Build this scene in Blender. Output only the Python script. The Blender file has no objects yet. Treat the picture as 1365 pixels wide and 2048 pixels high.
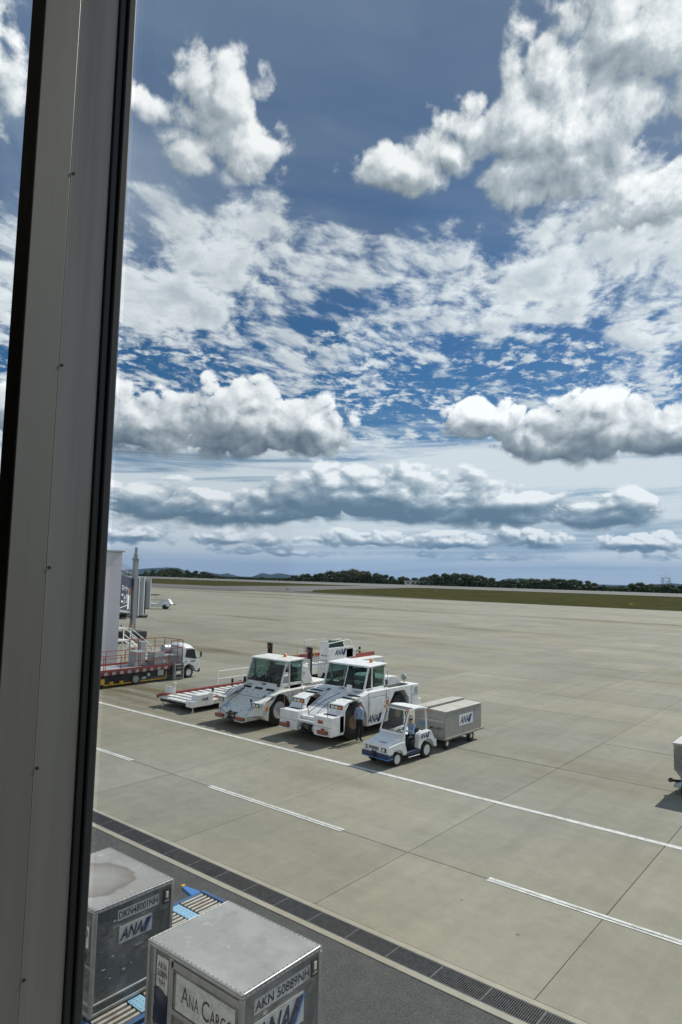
import bpy, bmesh, math, random
from mathutils import Vector, Matrix, noise as mnoise
random.seed(7)
R = math.radians
sc = bpy.context.scene
col = sc.collection
PI = math.pi

# ---------------------------------------------------------------- camera
# X runs along the terminal front, Y points out over the apron, Z is up
CAM_H = 7.3
cam_data = bpy.data.cameras.new('camera')
cam = bpy.data.objects.new('camera', cam_data)
col.objects.link(cam)
YAW, PITCH, ROLL = R(-39.18), R(5.3), R(1.238)
fw = Vector((math.sin(YAW)*math.cos(PITCH), math.cos(YAW)*math.cos(PITCH), math.sin(PITCH)))
rt = Vector((math.cos(YAW), -math.sin(YAW), 0))
up = rt.cross(fw)
r2 = math.cos(ROLL)*rt + math.sin(ROLL)*up
u2 = -math.sin(ROLL)*rt + math.cos(ROLL)*up
cam.matrix_world = Matrix(((r2.x, u2.x, -fw.x, 0), (r2.y, u2.y, -fw.y, 0), (r2.z, u2.z, -fw.z, CAM_H), (0, 0, 0, 1)))
cam_data.sensor_fit = 'VERTICAL'
cam_data.sensor_height = 36
cam_data.sensor_width = 24
cam_data.lens = 1335.5/2048*36
cam_data.clip_start = 0.05
cam_data.clip_end = 120000
sc.camera = cam

# ---------------------------------------------------------------- exposure
sc.view_settings.view_transform = 'Standard'
sc.view_settings.look = 'None'
sc.view_settings.exposure = 0.15
sc.view_settings.gamma = 1.0
sc.view_settings.use_curve_mapping = False
sc.cycles.use_denoising = True
sc.cycles.max_bounces = 6
sc.cycles.diffuse_bounces = 3
sc.cycles.glossy_bounces = 3
sc.cycles.transparent_max_bounces = 12
sc.cycles.volume_bounces = 0
sc.cycles.caustics_reflective = False
sc.cycles.caustics_refractive = False

# ---------------------------------------------------------------- sun
SUN_EL = R(44)
sun_to = Vector((0.10, 1.0, 0)).normalized()*math.cos(SUN_EL) + Vector((0, 0, math.sin(SUN_EL)))
sd = bpy.data.lights.new('sun', 'SUN')
sd.energy = 4.2
sd.angle = R(0.53)
sd.color = (1.0, 0.94, 0.85)
sun = bpy.data.objects.new('sun', sd)
sun.rotation_euler = sun_to.to_track_quat('Z', 'Y').to_euler()
sun.location = (0, 40, 60)
col.objects.link(sun)
# ---------------------------------------------------------------- sky
world = bpy.data.worlds.new('World')
sc.world = world
world.use_nodes = True
WT = world.node_tree
WT.nodes.clear()
world.cycles.sampling_method = 'MANUAL'
world.cycles.sample_map_resolution = 512


class S:
    """one float or vector socket of the sky's node tree, with arithmetic"""
    def __init__(s, sock): s.s = sock
    def __add__(a, b): return mth('ADD', a, b)
    __radd__ = __add__
    def __mul__(a, b): return mth('MULTIPLY', a, b)
    __rmul__ = __mul__
    def __sub__(a, b): return mth('SUBTRACT', a, b)
    def __rsub__(a, b): return mth('SUBTRACT', b, a)
    def __truediv__(a, b): return mth('DIVIDE', a, b)


def plug(node, i, v):
    if isinstance(v, S): WT.links.new(v.s, node.inputs[i])
    else: node.inputs[i].default_value = v


def mth(op, *a, clamp=False):
    n = WT.nodes.new('ShaderNodeMath'); n.operation = op; n.use_clamp = clamp
    for i, v in enumerate(a): plug(n, i, v)
    return S(n.outputs[0])


def sstep(x, a, b, o0=0.0, o1=1.0):
    n = WT.nodes.new('ShaderNodeMapRange'); n.interpolation_type = 'SMOOTHSTEP'
    for i, v in enumerate((x, a, b, o0, o1)): plug(n, i, v)
    return S(n.outputs[0])


def lin(x, a, b, o0=0.0, o1=1.0):
    n = WT.nodes.new('ShaderNodeMapRange'); n.clamp = True
    for i, v in enumerate((x, a, b, o0, o1)): plug(n, i, v)
    return S(n.outputs[0])


def vec(x, y, z=0.0):
    n = WT.nodes.new('ShaderNodeCombineXYZ')
    for i, v in enumerate((x, y, z)): plug(n, i, v)
    return S(n.outputs[0])


def fbm(v, scale, detail=6, rough=0.55, dist=0.0, dims='2D', lac=2.0):
    n = WT.nodes.new('ShaderNodeTexNoise'); n.noise_dimensions = dims
    plug(n, 'Vector', v)
    for k, x in (('Scale', scale), ('Detail', detail), ('Roughness', rough), ('Distortion', dist), ('Lacunarity', lac)):
        plug(n, k, x)
    return S(n.outputs[0])


def puffs(v, scale, detail=5, rough=0.5):
    n = WT.nodes.new('ShaderNodeTexNoise'); n.noise_dimensions = '2D'; n.noise_type = 'RIDGED_MULTIFRACTAL'; n.normalize = False
    plug(n, 'Vector', v)
    for k, x in (('Scale', scale), ('Detail', detail), ('Roughness', rough), ('Offset', 1.0), ('Gain', 1.0)):
        plug(n, k, x)
    return S(n.outputs[0])


def mixc(f, a, b):
    n = WT.nodes.new('ShaderNodeMix'); n.data_type = 'RGBA'
    plug(n, 0, f)
    for i, v in ((6, a), (7, b)):
        if isinstance(v, S): WT.links.new(v.s, n.inputs[i])
        else: n.inputs[i].default_value = (*v, 1)
    return S(n.outputs[2])


SKY_STRENGTH = 0.1
tc = WT.nodes.new('ShaderNodeTexCoord')
sep = WT.nodes.new('ShaderNodeSeparateXYZ')
WT.links.new(tc.outputs['Generated'], sep.inputs[0])
dx, dy, dz = (S(sep.outputs[i]) for i in range(3))
cy, sy = math.cos(YAW), math.sin(YAW)
# compass bearing from the middle of the view and elevation, both in degrees
fwd = dx*sy + dy*cy
rgt = dx*cy - dy*sy
AZ = mth('ARCTAN2', rgt, fwd)*(180/PI)
EL = mth('ARCSINE', dz)*(180/PI)

nish = WT.nodes.new('ShaderNodeTexSky')
nish.sky_type = 'NISHITA'
nish.sun_disc = False
nish.sun_elevation = SUN_EL
nish.sun_rotation = math.atan2(sun_to.x, sun_to.y)
nish.altitude = 300
nish.air_density = 1.0
nish.dust_density = 0.4
nish.ozone_density = 3.0
hs = WT.nodes.new('ShaderNodeHueSaturation')
hs.inputs['Saturation'].default_value = 1.38
hs.inputs['Value'].default_value = 0.52
WT.links.new(nish.outputs[0], hs.inputs['Color'])
clear = S(hs.outputs[0])

K = 1.0/SKY_STRENGTH
def C(r, g, b): return (r*K, g*K, b*K)

# flat coordinates on a cloud deck overhead (perspective comes from 1/z)
zz = mth('MAXIMUM', dz, 0.0) + 0.06
PX, PY = rgt/zz, fwd/zz
CE = mth('COSINE', EL*(PI/180))
AZC = AZ*CE


def lobes(az, el, ls):
    p = vec(az, el); acc = None
    for a, e, w, h, g in ls:
        n = WT.nodes.new('ShaderNodeVectorMath'); n.operation = 'MULTIPLY_ADD'
        WT.links.new(p.s, n.inputs[0]); n.inputs[1].default_value = (1/w, 1/h, 0); n.inputs[2].default_value = (-a/w, -e/h, 0)
        m = WT.nodes.new('ShaderNodeVectorMath'); m.operation = 'LENGTH'
        WT.links.new(n.outputs[0], m.inputs[0])
        v = mth('MULTIPLY_ADD', S(m.outputs['Value']), -g, g)
        acc = v if acc is None else mth('SMOOTH_MAX', acc, v, 0.12)
    return acc


def billow(az, el, sc_, sy_, rough, fine):
    q = vec(az*sc_, el*(sc_*sy_))
    a = fbm(q, 1.0, 9, rough, 0.12)
    b = puffs(q, 1.6, 5.0, 0.55)
    return (a - 0.5)*1.25 + (1.15 - b)*fine


def cumulus(ls, sc_, sy_, amp, soft, d1, d2, cols, base=None, k1=1.6, k2=0.55, fine=0.2, bias=0.0, thick=0.25, wrap=None, rough=0.6, dark=0.3, hf=1.7, tex=0.5, lo=-0.25):
    def field(az, el, full=True):
        s = lobes(az, el, ls) if ls else wrap(az, el)
        if full:
            s2 = s + billow(az, el, sc_, sy_, rough, fine)*amp
        else:
            s2 = s + (fbm(vec(az*sc_, el*(sc_*sy_)), 1.0, 3, 0.5, 0.12) - 0.5)*(amp*1.1)
        if base is not None:
            bn = base + (fbm(vec(az*0.5, el*0.2), 1.0, 4, 0.65) - 0.5)*1.3
            s2 = s2 - mth('MULTIPLY', mth('MAXIMUM', bn - el, 0.0), 0.40)
        return s2
    D0 = field(AZ, EL)
    D1 = field(AZ + d1[0], EL + d1[1])
    D2 = field(AZ + d2[0], EL + d2[1], full=False)
    al = sstep(D0, bias, bias + soft if base is None else sstep(EL, base + 1.6, base - 0.6, 0.0, 0.55*(1.0 if base > 3 else 0.5)) + (bias + soft))
    lit = (D0 - D1)*k1 + (D0 - D2)*k2 - lin(D0, 0.1, 0.9)*thick + 0.5
    if base is not None:
        lit = lit - sstep(EL, base + d2[1]*hf, base - 0.3, 0.0, dark)
    lit = lit + (fbm(vec(AZ*(sc_*1.9), EL*(sc_*sy_*1.9)), 1.0, 5, 0.6) - 0.5)*tex
    lit = lin(lit, lo, 1.0)
    ramp = WT.nodes.new('ShaderNodeValToRGB')
    WT.links.new(lit.s, ramp.inputs[0])
    el_ = ramp.color_ramp.elements
    el_[0].position = 0.0; el_[0].color = (*C(*cols[0]), 1)
    el_[1].position = 1.0; el_[1].color = (*C(*cols[-1]), 1)
    for i, c in enumerate(cols[1:-1]):
        e = el_.new((i + 1)/(len(cols) - 1)); e.color = (*C(*c), 1)
    return al, S(ramp.outputs[0])


# heaped rows along the horizon; their tops rise and fall with bearing all the way round
def row(base, h0, h1, f, seed):
    def w(az, el):
        n = fbm(vec(az*f + seed, seed*1.7), 1.0, 4, 0.55)
        return (n*h1 + (base + h0 - 0.5*h1) - el)*(1.0/(h0 + 0.6))
    return w


def backg(c):
    b = WT.nodes.new('ShaderNodeBackground'); b.inputs['Strength'].default_value = SKY_STRENGTH
    if isinstance(c, S): WT.links.new(c.s, b.inputs['Color'])
    else: b.inputs['Color'].default_value = (*c, 1)
    return b.outputs[0]


def choose(cond, a, b):
    """a below, b above: one side of the sky is worked out, not both"""
    m = WT.nodes.new('ShaderNodeMixShader')
    WT.links.new(cond.s, m.inputs[0]); WT.links.new(a, m.inputs[1]); WT.links.new(b, m.inputs[2])
    return m.outputs[0]


def above(e): return mth('GREATER_THAN', EL, e)


GREYS = [(0.12, 0.16, 0.21), (0.20, 0.25, 0.29), (0.34, 0.39, 0.43), (0.66, 0.70, 0.73), (0.98, 0.99, 1.0)]
LOWG = [(0.10, 0.17, 0.23), (0.15, 0.23, 0.30), (0.25, 0.33, 0.40), (0.50, 0.57, 0.62), (0.88, 0.91, 0.93)]
HIG = [(0.22, 0.27, 0.31), (0.34, 0.39, 0.43), (0.48, 0.53, 0.57), (0.78, 0.81, 0.83), (1.0, 1.0, 1.0)]

# --- thin high veil, hazy white band low down, air near the horizon
veil_n = fbm(vec(PX*0.45 + PY*0.35, PY*1.0 - PX*0.25), 1.1, 5, 0.6, 0.4)
veil = sstep(veil_n, -0.05, 0.58)*sstep(EL, 17.0, 33.0)*0.95
veil2 = sstep(fbm(vec(PX*0.8 + PY*0.2, PY*0.8 - PX*0.55), 1.5, 6, 0.62, 0.5), 0.40, 0.76)*sstep(EL, 19.0, 30.0)*0.65
sky_hi = mixc(veil2, mixc(veil, clear, C(0.165, 0.23, 0.335)), C(0.36, 0.43, 0.52))
band_n = fbm(vec(AZ*0.035, EL*0.75 - AZ*0.02), 1.0, 6, 0.6, 0.3)
band = sstep(band_n + sstep(EL, 13.0, 10.0)*0.20, 0.44, 0.74)*sstep(EL, 14.5, 11.2)
base_lo = mixc(sstep(EL, 11.0, 2.0), clear, C(0.27, 0.39, 0.50))
sky_lo = mixc(band*0.94, base_lo, C(0.68, 0.74, 0.78))

# --- broken altocumulus deck
wob = fbm(vec(PX, PY), 1.3, 3, 0.5)
ax, ay = PX + wob*0.22, PY*0.80 + wob*0.22 - PX*0.16
alto = fbm(vec(ax, ay), 1.9, 4, 0.55, 0.1)*0.50 + fbm(vec(ax, ay), 7.0, 8, 0.62, 0.05)*0.50
alto_b = fbm(vec(ax + 0.02, ay - 0.03), 7.0, 5, 0.60, 0.05)
cover = sstep(EL, 16.5, 22.0)*sstep(EL, 32.5, 25.5)*0.115 + sstep(EL, 12.0, 15.0)*sstep(EL, 27.0, 18.0)*0.035 \
    + sstep(AZ, -4.0, 18.0)*sstep(EL, 31.0, 27.5)*sstep(EL, 20.0, 24.0)*0.085 - sstep(EL, 27.5, 33.5)*0.10 + sstep(AZ, -9.0, -16.0)*sstep(EL, 25.0, 21.0)*sstep(EL, 15.0, 19.0)*0.05
a_d = alto + cover
fl = fbm(vec(ax, ay), 17.0, 6, 0.62, 0.05)*0.6 + fbm(vec(ax, ay), 3.0, 3, 0.5)*0.4 + sstep(EL, 13.0, 15.5)*sstep(EL, 21.5, 18.0)*0.075
a_al = mth('MAXIMUM', sstep(a_d, 0.535, 0.68)*0.95, sstep(fl, 0.55, 0.70)*sstep(EL, 25.0, 21.0)*0.80)
a_sh = lin(a_d, 0.60, 0.78)*0.30 + lin(alto_b, 0.40, 0.66)*0.55
alto_col = mixc(a_sh, C(0.84, 0.88, 0.90), C(0.46, 0.52, 0.57))

# --- cumulus lobes: bearing, elevation, half width, half height, weight
ROW_B = [(-13, 5.0, 9, 2.4, 1.0), (-4, 6.5, 6.0, 2.3, 1.), (3.5, 6.9, 9, 3.1, 1.3), (-8, 4.9, 7, 1.6, 1.), (13, 6.2, 6.5, 2.2, 1.), (22.5, 5.3, 4.5, 1.8, 1.), (-24, 5.8, 7, 1.9, 1.), (34, 5.8, 6, 1.7, 1.), (-55, 5.8, 9, 2.3, 1.), (60, 5.8, 11, 2.3, 1.), (95, 5.5, 14, 2.2, 1.), (-90, 5.6, 14, 2.4, 1.), (140, 5.8, 16, 2.4, 1.), (-140, 5.6, 18, 2.3, 1.)]
ROW_A = [(-8.3, 12.4, 7.2, 3.9, 1.15), (-2.6, 12.4, 4.6, 2.7, 1.0), (-16.5, 11.8, 6.0, 3.4, 1.1), (-7.6, 14.4, 3.2, 2.5, 1.0), (-24.5, 11.6, 6, 2.8, 1.),
         (21.0, 12.0, 6.8, 3.2, 1.2), (27.5, 11.4, 6.0, 2.9, 1.1), (12.5, 13.2, 4.8, 1.7, 1.0), (21.5, 13.6, 3.4, 2.1, 1.0), (16.5, 11.0, 4.2, 2.2, 1.),
         (45, 12.5, 7, 3.2, 1.), (-47, 12.2, 9, 3.4, 1.), (75, 13, 11, 3.6, 1.), (-80, 13, 11, 3.8, 1.), (115, 12.5, 12, 3.6, 1.), (-120, 13, 13, 3.6, 1.), (165, 12.8, 14, 3.6, 1.)]
UPPER = [(19, 33.6, 10, 6.5, 1.45), (11.5, 34.6, 5.5, 3.6, 1.1), (4.6, 32.5, 5.6, 1.8, 1.1), (9.5, 33.4, 5.0, 2.3, 1.25), (24, 39, 8, 5.0, 1.1), (27, 29.0, 8, 3.2, 1.0), (17, 37.6, 5, 3.5, 1.0), (34, 34, 9, 7, 1.1),
         (-11.8, 36.4, 5.0, 3.4, 1.25), (-9.4, 33.6, 4.0, 2.8, 1.15), (-14.0, 32.8, 3.6, 1.6, .8), (-19.0, 35.2, 4.0, 1.5, .8), (-31, 36, 6, 4, .9),
         (60, 40, 10, 8, 1.), (-60, 38, 10, 7, 1.), (100, 36, 12, 8, 1.), (-105, 40, 14, 8, 1.), (150, 42, 14, 8, 1.), (-150, 38, 16, 8, 1.)]
bl_a, bl_c = cumulus(ROW_B, 0.20, 1.7, 1.15, 0.22, (0.35, 0.50), (0.8, 1.4), LOWG, base=4.0, k1=0.95, k2=0.50, thick=0.30, bias=0.06, dark=0.42, rough=0.57, hf=2.2, lo=-0.08)
ROW_C = [(1.5, 3.0, 5, 1.0, 1.1), (9, 3.1, 4.5, .9, 1.1), (16, 3.2, 4.0, 1.0, 1.2), (24.5, 2.9, 5, .9, 1.1), (-9, 2.7, 6, .8, 1.), (-17, 2.8, 5, .9, 1.), (-5, 1.7, 9, .5, .9), (13, 1.6, 9, .5, .9), (29, 1.7, 7, .5, .9)] + [(s*a, 2.6 + 0.4*math.sin(a*s), 7, 1.0, 1.1) for a in range(33, 180, 11) for s in (1, -1)]
cl_a, cl_c = cumulus(ROW_C, 0.34, 1.7, 1.35, 0.25, (0.20, 0.26), (0.35, 0.6), LOWG, base=2.1, k1=0.8, k2=0.45, thick=0.15, bias=0.14, dark=0.35, rough=0.57)
aa_a, aa_c = cumulus(ROW_A, 0.24, 1.15, 1.0, 0.18, (0.42, 0.62), (1.2, 2.2), GREYS, base=9.3, k1=0.85, k2=0.45, thick=0.22, bias=0.10, dark=0.42, rough=0.59, hf=3.0, lo=-0.48, tex=0.7)
uu_a, uu_c = cumulus(UPPER, 0.15, 1.15, 1.55, 0.42, (0.60, 0.75), (1.8, 2.2), HIG, k1=0.75, k2=0.28, thick=0.12, bias=0.16, rough=0.63, lo=-0.12)

low = mixc(bl_a*0.96, mixc(cl_a*0.9, sky_lo, cl_c), bl_c)
low = mixc(sstep(EL, 3.0, 0.0)*0.50, low, C(0.34, 0.46, 0.55))
mid_lo = mixc(aa_a, mixc(bl_a*0.96, sky_lo, bl_c), aa_c)
mid = mixc(aa_a, mixc(a_al, mixc(band*0.94, sky_hi, C(0.68, 0.74, 0.78)), alto_col), aa_c)
high = mixc(uu_a*0.97, mixc(a_al, sky_hi, alto_col), uu_c)
wout = choose(above(9.9), choose(above(-0.4), backg(C(0.16, 0.17, 0.15)), choose(above(8.2), backg(low), backg(mid_lo))), choose(above(21.0), backg(mid), backg(high)))
wo = WT.nodes.new('ShaderNodeOutputWorld')
WT.links.new(wout, wo.inputs['Surface'])

# ---------------------------------------------------------------- helpers
def mat(name, colr, rough=0.5, metal=0.0, var=0.12, scale=3.0, bump=0.0, bscale=40.0, dirt=None, dirt_amt=0.0, dirt_scale=2.0, spec=0.5, coat=0.0, space='Object', emit=None, stretch=(1, 1, 1)):
    m = bpy.data.materials.new(name); m.use_nodes = True
    T = m.node_tree; N = T.nodes; L = T.links
    b = N['Principled BSDF']
    b.inputs['Roughness'].default_value = rough
    b.inputs['Metallic'].default_value = metal
    b.inputs['Specular IOR Level'].default_value = spec
    if coat: b.inputs['Coat Weight'].default_value = coat
    c = N.new('ShaderNodeTexCoord'); mp = N.new('ShaderNodeMapping'); mp.inputs['Scale'].default_value = stretch
    if space == 'World':
        g = N.new('ShaderNodeNewGeometry'); L.new(g.outputs['Position'], mp.inputs[0])
    else:
        L.new(c.outputs['Object'], mp.inputs[0])
    n = N.new('ShaderNodeTexNoise'); n.inputs['Scale'].default_value = scale; n.inputs['Detail'].default_value = 6
    n.inputs['Roughness'].default_value = 0.62
    L.new(mp.outputs[0], n.inputs['Vector'])
    mr = N.new('ShaderNodeMapRange'); mr.inputs[1].default_value = 0.3; mr.inputs[2].default_value = 0.7
    mr.inputs[3].default_value = 1 - var; mr.inputs[4].default_value = 1 + var
    L.new(n.outputs[0], mr.inputs[0])
    mx = N.new('ShaderNodeMix'); mx.data_type = 'RGBA'; mx.blend_type = 'MULTIPLY'; mx.inputs[0].default_value = 1
    mx.inputs[6].default_value = (*colr, 1)
    L.new(mr.outputs[0], mx.inputs[7])
    out = mx.outputs[2]
    if dirt:
        n2 = N.new('ShaderNodeTexNoise'); n2.inputs['Scale'].default_value = dirt_scale; n2.inputs['Detail'].default_value = 9
        n2.inputs['Roughness'].default_value = 0.7
        L.new(mp.outputs[0], n2.inputs['Vector'])
        r = N.new('ShaderNodeMapRange'); r.inputs[1].default_value = 0.48; r.inputs[2].default_value = 0.72; r.inputs[4].default_value = dirt_amt
        L.new(n2.outputs[0], r.inputs[0])
        m2 = N.new('ShaderNodeMix'); m2.data_type = 'RGBA'; m2.inputs[7].default_value = (*dirt, 1)
        L.new(r.outputs[0], m2.inputs[0]); L.new(out, m2.inputs[6]); out = m2.outputs[2]
    L.new(out, b.inputs['Base Color'])
    rr = N.new('ShaderNodeMapRange'); rr.inputs[3].default_value = max(0.02, rough - 0.1); rr.inputs[4].default_value = min(1, rough + 0.12)
    L.new(n.outputs[0], rr.inputs[0]); L.new(rr.outputs[0], b.inputs['Roughness'])
    if bump:
        n3 = N.new('ShaderNodeTexNoise'); n3.inputs['Scale'].default_value = bscale; n3.inputs['Detail'].default_value = 4
        L.new(mp.outputs[0], n3.inputs['Vector'])
        bp = N.new('ShaderNodeBump'); bp.inputs['Strength'].default_value = bump; bp.inputs['Distance'].default_value = 0.02
        L.new(n3.outputs[0], bp.inputs['Height']); L.new(bp.outputs[0], b.inputs['Normal'])
    if emit:
        b.inputs['Emission Color'].default_value = (*emit[:3], 1); b.inputs['Emission Strength'].default_value = emit[3]
    return m


def glassmat(name, tint, refl=1.0, rough=0.02):
    m = bpy.data.materials.new(name); m.use_nodes = True
    T = m.node_tree; N = T.nodes; L = T.links
    N.remove(N['Principled BSDF'])
    t = N.new('ShaderNodeBsdfTransparent'); t.inputs[0].default_value = (*tint, 1)
    g = N.new('ShaderNodeBsdfGlossy'); g.inputs['Roughness'].default_value = rough
    f = N.new('ShaderNodeFresnel'); f.inputs[0].default_value = 1.45
    x = N.new('ShaderNodeMath'); x.operation = 'MULTIPLY'; x.inputs[1].default_value = refl
    ms = N.new('ShaderNodeMixShader')
    L.new(f.outputs[0], x.inputs[0]); L.new(x.outputs[0], ms.inputs[0]); L.new(t.outputs[0], ms.inputs[1]); L.new(g.outputs[0], ms.inputs[2])
    L.new(ms.outputs[0], N['Material Output'].inputs['Surface'])
    return m


class MB:
    """collects boxes, prisms, tubes; build() links them as one mesh object"""
    def __init__(s): s.v = []; s.f = []
    def add(s, vs, fs):
        o = len(s.v); s.v += [tuple(v) for v in vs]; s.f += [tuple(i + o for i in f) for f in fs]; return s
    def box(s, x0, x1, y0, y1, z0, z1):
        return s.add([(x0, y0, z0), (x1, y0, z0), (x1, y1, z0), (x0, y1, z0), (x0, y0, z1), (x1, y0, z1), (x1, y1, z1), (x0, y1, z1)],
                     [(0, 3, 2, 1), (4, 5, 6, 7), (0, 1, 5, 4), (1, 2, 6, 5), (2, 3, 7, 6), (3, 0, 4, 7)])
    def hexa(s, p):
        return s.add(p, [(0, 3, 2, 1), (4, 5, 6, 7), (0, 1, 5, 4), (1, 2, 6, 5), (2, 3, 7, 6), (3, 0, 4, 7)])
    def prism(s, prof, ax, a, b):
        n = len(prof)
        def P(q, t): return (t, q[0], q[1]) if ax == 'x' else (q[0], t, q[1]) if ax == 'y' else (q[0], q[1], t)
        vs = [P(q, a) for q in prof] + [P(q, b) for q in prof]
        return s.add(vs, [tuple(range(n))[::-1], tuple(range(n, 2*n))] + [(i, (i + 1) % n, n + (i + 1) % n, n + i) for i in range(n)])
    def cyl(s, p0, p1, r0, r1=None, n=14):
        p0, p1 = Vector(p0), Vector(p1); r1 = r0 if r1 is None else r1
        d = (p1 - p0).normalized(); a = d.orthogonal().normalized(); b = d.cross(a)
        vs = [p0 + (a*math.cos(t) + b*math.sin(t))*r0 for t in (2*PI*i/n for i in range(n))] + \
             [p1 + (a*math.cos(t) + b*math.sin(t))*r1 for t in (2*PI*i/n for i in range(n))]
        return s.add(vs, [tuple(range(n))[::-1], tuple(range(n, 2*n))] + [(i, (i + 1) % n, n + (i + 1) % n, n + i) for i in range(n)])
    def tube(s, pts, r, n=8):
        pts = [Vector(p) for p in pts]; rings = []
        ref = None
        for i, p in enumerate(pts):
            d = ((pts[min(i + 1, len(pts) - 1)] - p).normalized() + (p - pts[max(i - 1, 0)]).normalized())
            d = d.normalized() if d.length > 1e-6 else Vector((0, 0, 1))
            a = d.orthogonal().normalized() if ref is None else (ref - d*ref.dot(d)).normalized()
            ref = a; b = d.cross(a)
            rings.append([p + (a*math.cos(2*PI*k/n) + b*math.sin(2*PI*k/n))*r for k in range(n)])
        return s.loft(rings)
    def loft(s, rings, caps=True):
        n = len(rings[0]); vs = [v for r in rings for v in r]; fs = []
        for i in range(len(rings) - 1):
            fs += [(i*n + k, i*n + (k + 1) % n, (i + 1)*n + (k + 1) % n, (i + 1)*n + k) for k in range(n)]
        if caps: fs += [tuple(range(n))[::-1], tuple(range((len(rings) - 1)*n, len(rings)*n))]
        return s.add(vs, fs)
    def lathe(s, prof, c, ax='x', n=24):
        """prof: (radius, offset along the axle)"""
        rings = []
        for r, o in prof:
            ring = []
            for k in range(n):
                t = 2*PI*k/n; u, w = r*math.cos(t), r*math.sin(t)
                ring.append((c[0] + o, c[1] + u, c[2] + w) if ax == 'x' else (c[0] + u, c[1] + o, c[2] + w) if ax == 'y' else (c[0] + u, c[1] + w, c[2] + o))
            rings.append(ring)
        return s.loft(rings)
    def quad(s, *p): return s.add(p, [tuple(range(len(p)))])
    def mesh(s, name, m):
        me = bpy.data.meshes.new(name); me.from_pydata(s.v, [], s.f)
        bm = bmesh.new(); bm.from_mesh(me); bmesh.ops.recalc_face_normals(bm, faces=bm.faces); bm.to_mesh(me); bm.free()
        if m: me.materials.append(m)
        return me
    def build(s, name, m, parent=None, loc=None, bevel=0.0, smooth=False, segs=2, rot=None):
        o = bpy.data.objects.new(name, s.mesh(name, m)); col.objects.link(o)
        if parent: o.parent = parent
        if loc: o.location = loc
        if rot: o.rotation_euler = rot
        if smooth:
            for p in o.data.polygons: p.use_smooth = True
            o.data.set_sharp_from_angle(angle=R(38))
        if bevel:
            b = o.modifiers.new('edge', 'BEVEL'); b.width = bevel; b.segments = segs; b.limit_method = 'ANGLE'; b.angle_limit = R(32)
            b.harden_normals = False
        return o


def thing(name, label, cat, loc=(0, 0, 0), rz=0.0, group=None):
    o = bpy.data.objects.new(name, None); col.objects.link(o)
    o.location = loc; o.rotation_euler = (0, 0, rz)
    return tag(o, label, cat, group)


def tag(o, label, cat, group=None, kind=None):
    o['label'] = label
    if cat: o['category'] = cat
    if group: o['group'] = group
    if kind: o['kind'] = kind
    return o


def struct(o, label=None):
    o['kind'] = 'structure'
    if label: o['label'] = label
    return o


def dup(o, parent=None, data=None):
    c = o.copy(); col.objects.link(c); c.parent = parent
    for ch in [x for x in bpy.data.objects if x.parent is o]: dup(ch, c)
    return c


FACES = {'-Y': (PI/2, 0, 0), '+X': (PI/2, 0, PI/2), '+Y': (PI/2, 0, PI), '-X': (PI/2, 0, -PI/2), '+Z': (0, 0, 0)}
def text(s, h, m, parent, loc, face, width=None, bold=0.0, shear=0.0, name='lettering', rot=None, space=1.0):
    """flat letters of cap height h, centred on loc; width squeezes or stretches the line"""
    c = bpy.data.curves.new(name, 'FONT'); c.body = s; c.size = h/0.727; c.shear = shear; c.offset = bold*h; c.align_x = 'CENTER'; c.align_y = 'CENTER'
    c.extrude = 0.0; c.resolution_u = 3; c.space_character = space; c.space_line = 0.85
    o = bpy.data.objects.new(name, c); col.objects.link(o)
    bpy.context.view_layer.update()
    me = bpy.data.meshes.new_from_object(o.evaluated_get(bpy.context.evaluated_depsgraph_get()))
    bpy.data.objects.remove(o); bpy.data.curves.remove(c)
    xs = [v.co.x for v in me.vertices]; ys = [v.co.y for v in me.vertices]
    if not xs: return None
    cx, cy_ = (min(xs) + max(xs))/2, (min(ys) + max(ys))/2
    k = width/(max(xs) - min(xs)) if width else 1.0
    for v in me.vertices: v.co.x = (v.co.x - cx)*k; v.co.y -= cy_
    me.materials.clear(); me.materials.append(m)
    t = bpy.data.objects.new(name, me); col.objects.link(t); t.parent = parent; t.location = loc
    t.rotation_euler = rot if rot else FACES[face]
    return t


def ana(parent, loc, face, w, plate=None, rot=None, dark=None, light=None):
    """airline mark: slanted capitals and a slanted two-tone bar, w wide over all"""
    h = w*0.30; e = rot if rot else FACES[face]
    Mx = Matrix.Translation(loc) @ __import__('mathutils').Euler(e).to_matrix().to_4x4()
    if plate:
        b = MB(); b.box(-w*0.58, w*0.58, -h*0.75, h*0.75, -0.002, 0.004)
        p = b.build('logo_plate', plate, parent); p.matrix_local = Mx; parent_ = p; off = Matrix.Translation((0, 0, 0.006))
        base = p; Mx = off
    else:
        base = parent; Mx = Mx @ Matrix.Translation((0, 0, 0.003))
    t = text('ANA', h, dark or M['navy_ink'], base, (0, 0, 0), '+Z', width=w*0.70, bold=0.035, shear=0.32)
    t.matrix_local = Mx @ Matrix.Translation((-w*0.14, 0, 0))
    sh = h*0.30; x0 = w*0.24
    b = MB(); b.quad((x0 - sh, -h*.55, 0), (x0 + w*.15 - sh, -h*.55, 0), (x0 + w*.15 + sh, h*.55, 0), (x0 + sh, h*.55, 0))
    o = b.build('logo_bar', dark or M['navy_ink'], base); o.matrix_local = Mx
    b = MB(); x1 = x0 + w*.155; b.quad((x1 - sh, -h*.55, 0), (x1 + w*.035 - sh, -h*.55, 0), (x1 + w*.035 + sh, h*.55, 0), (x1 + sh, h*.55, 0))
    o = b.build('logo_bar', light or M['sky_ink'], base); o.matrix_local = Mx


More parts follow.
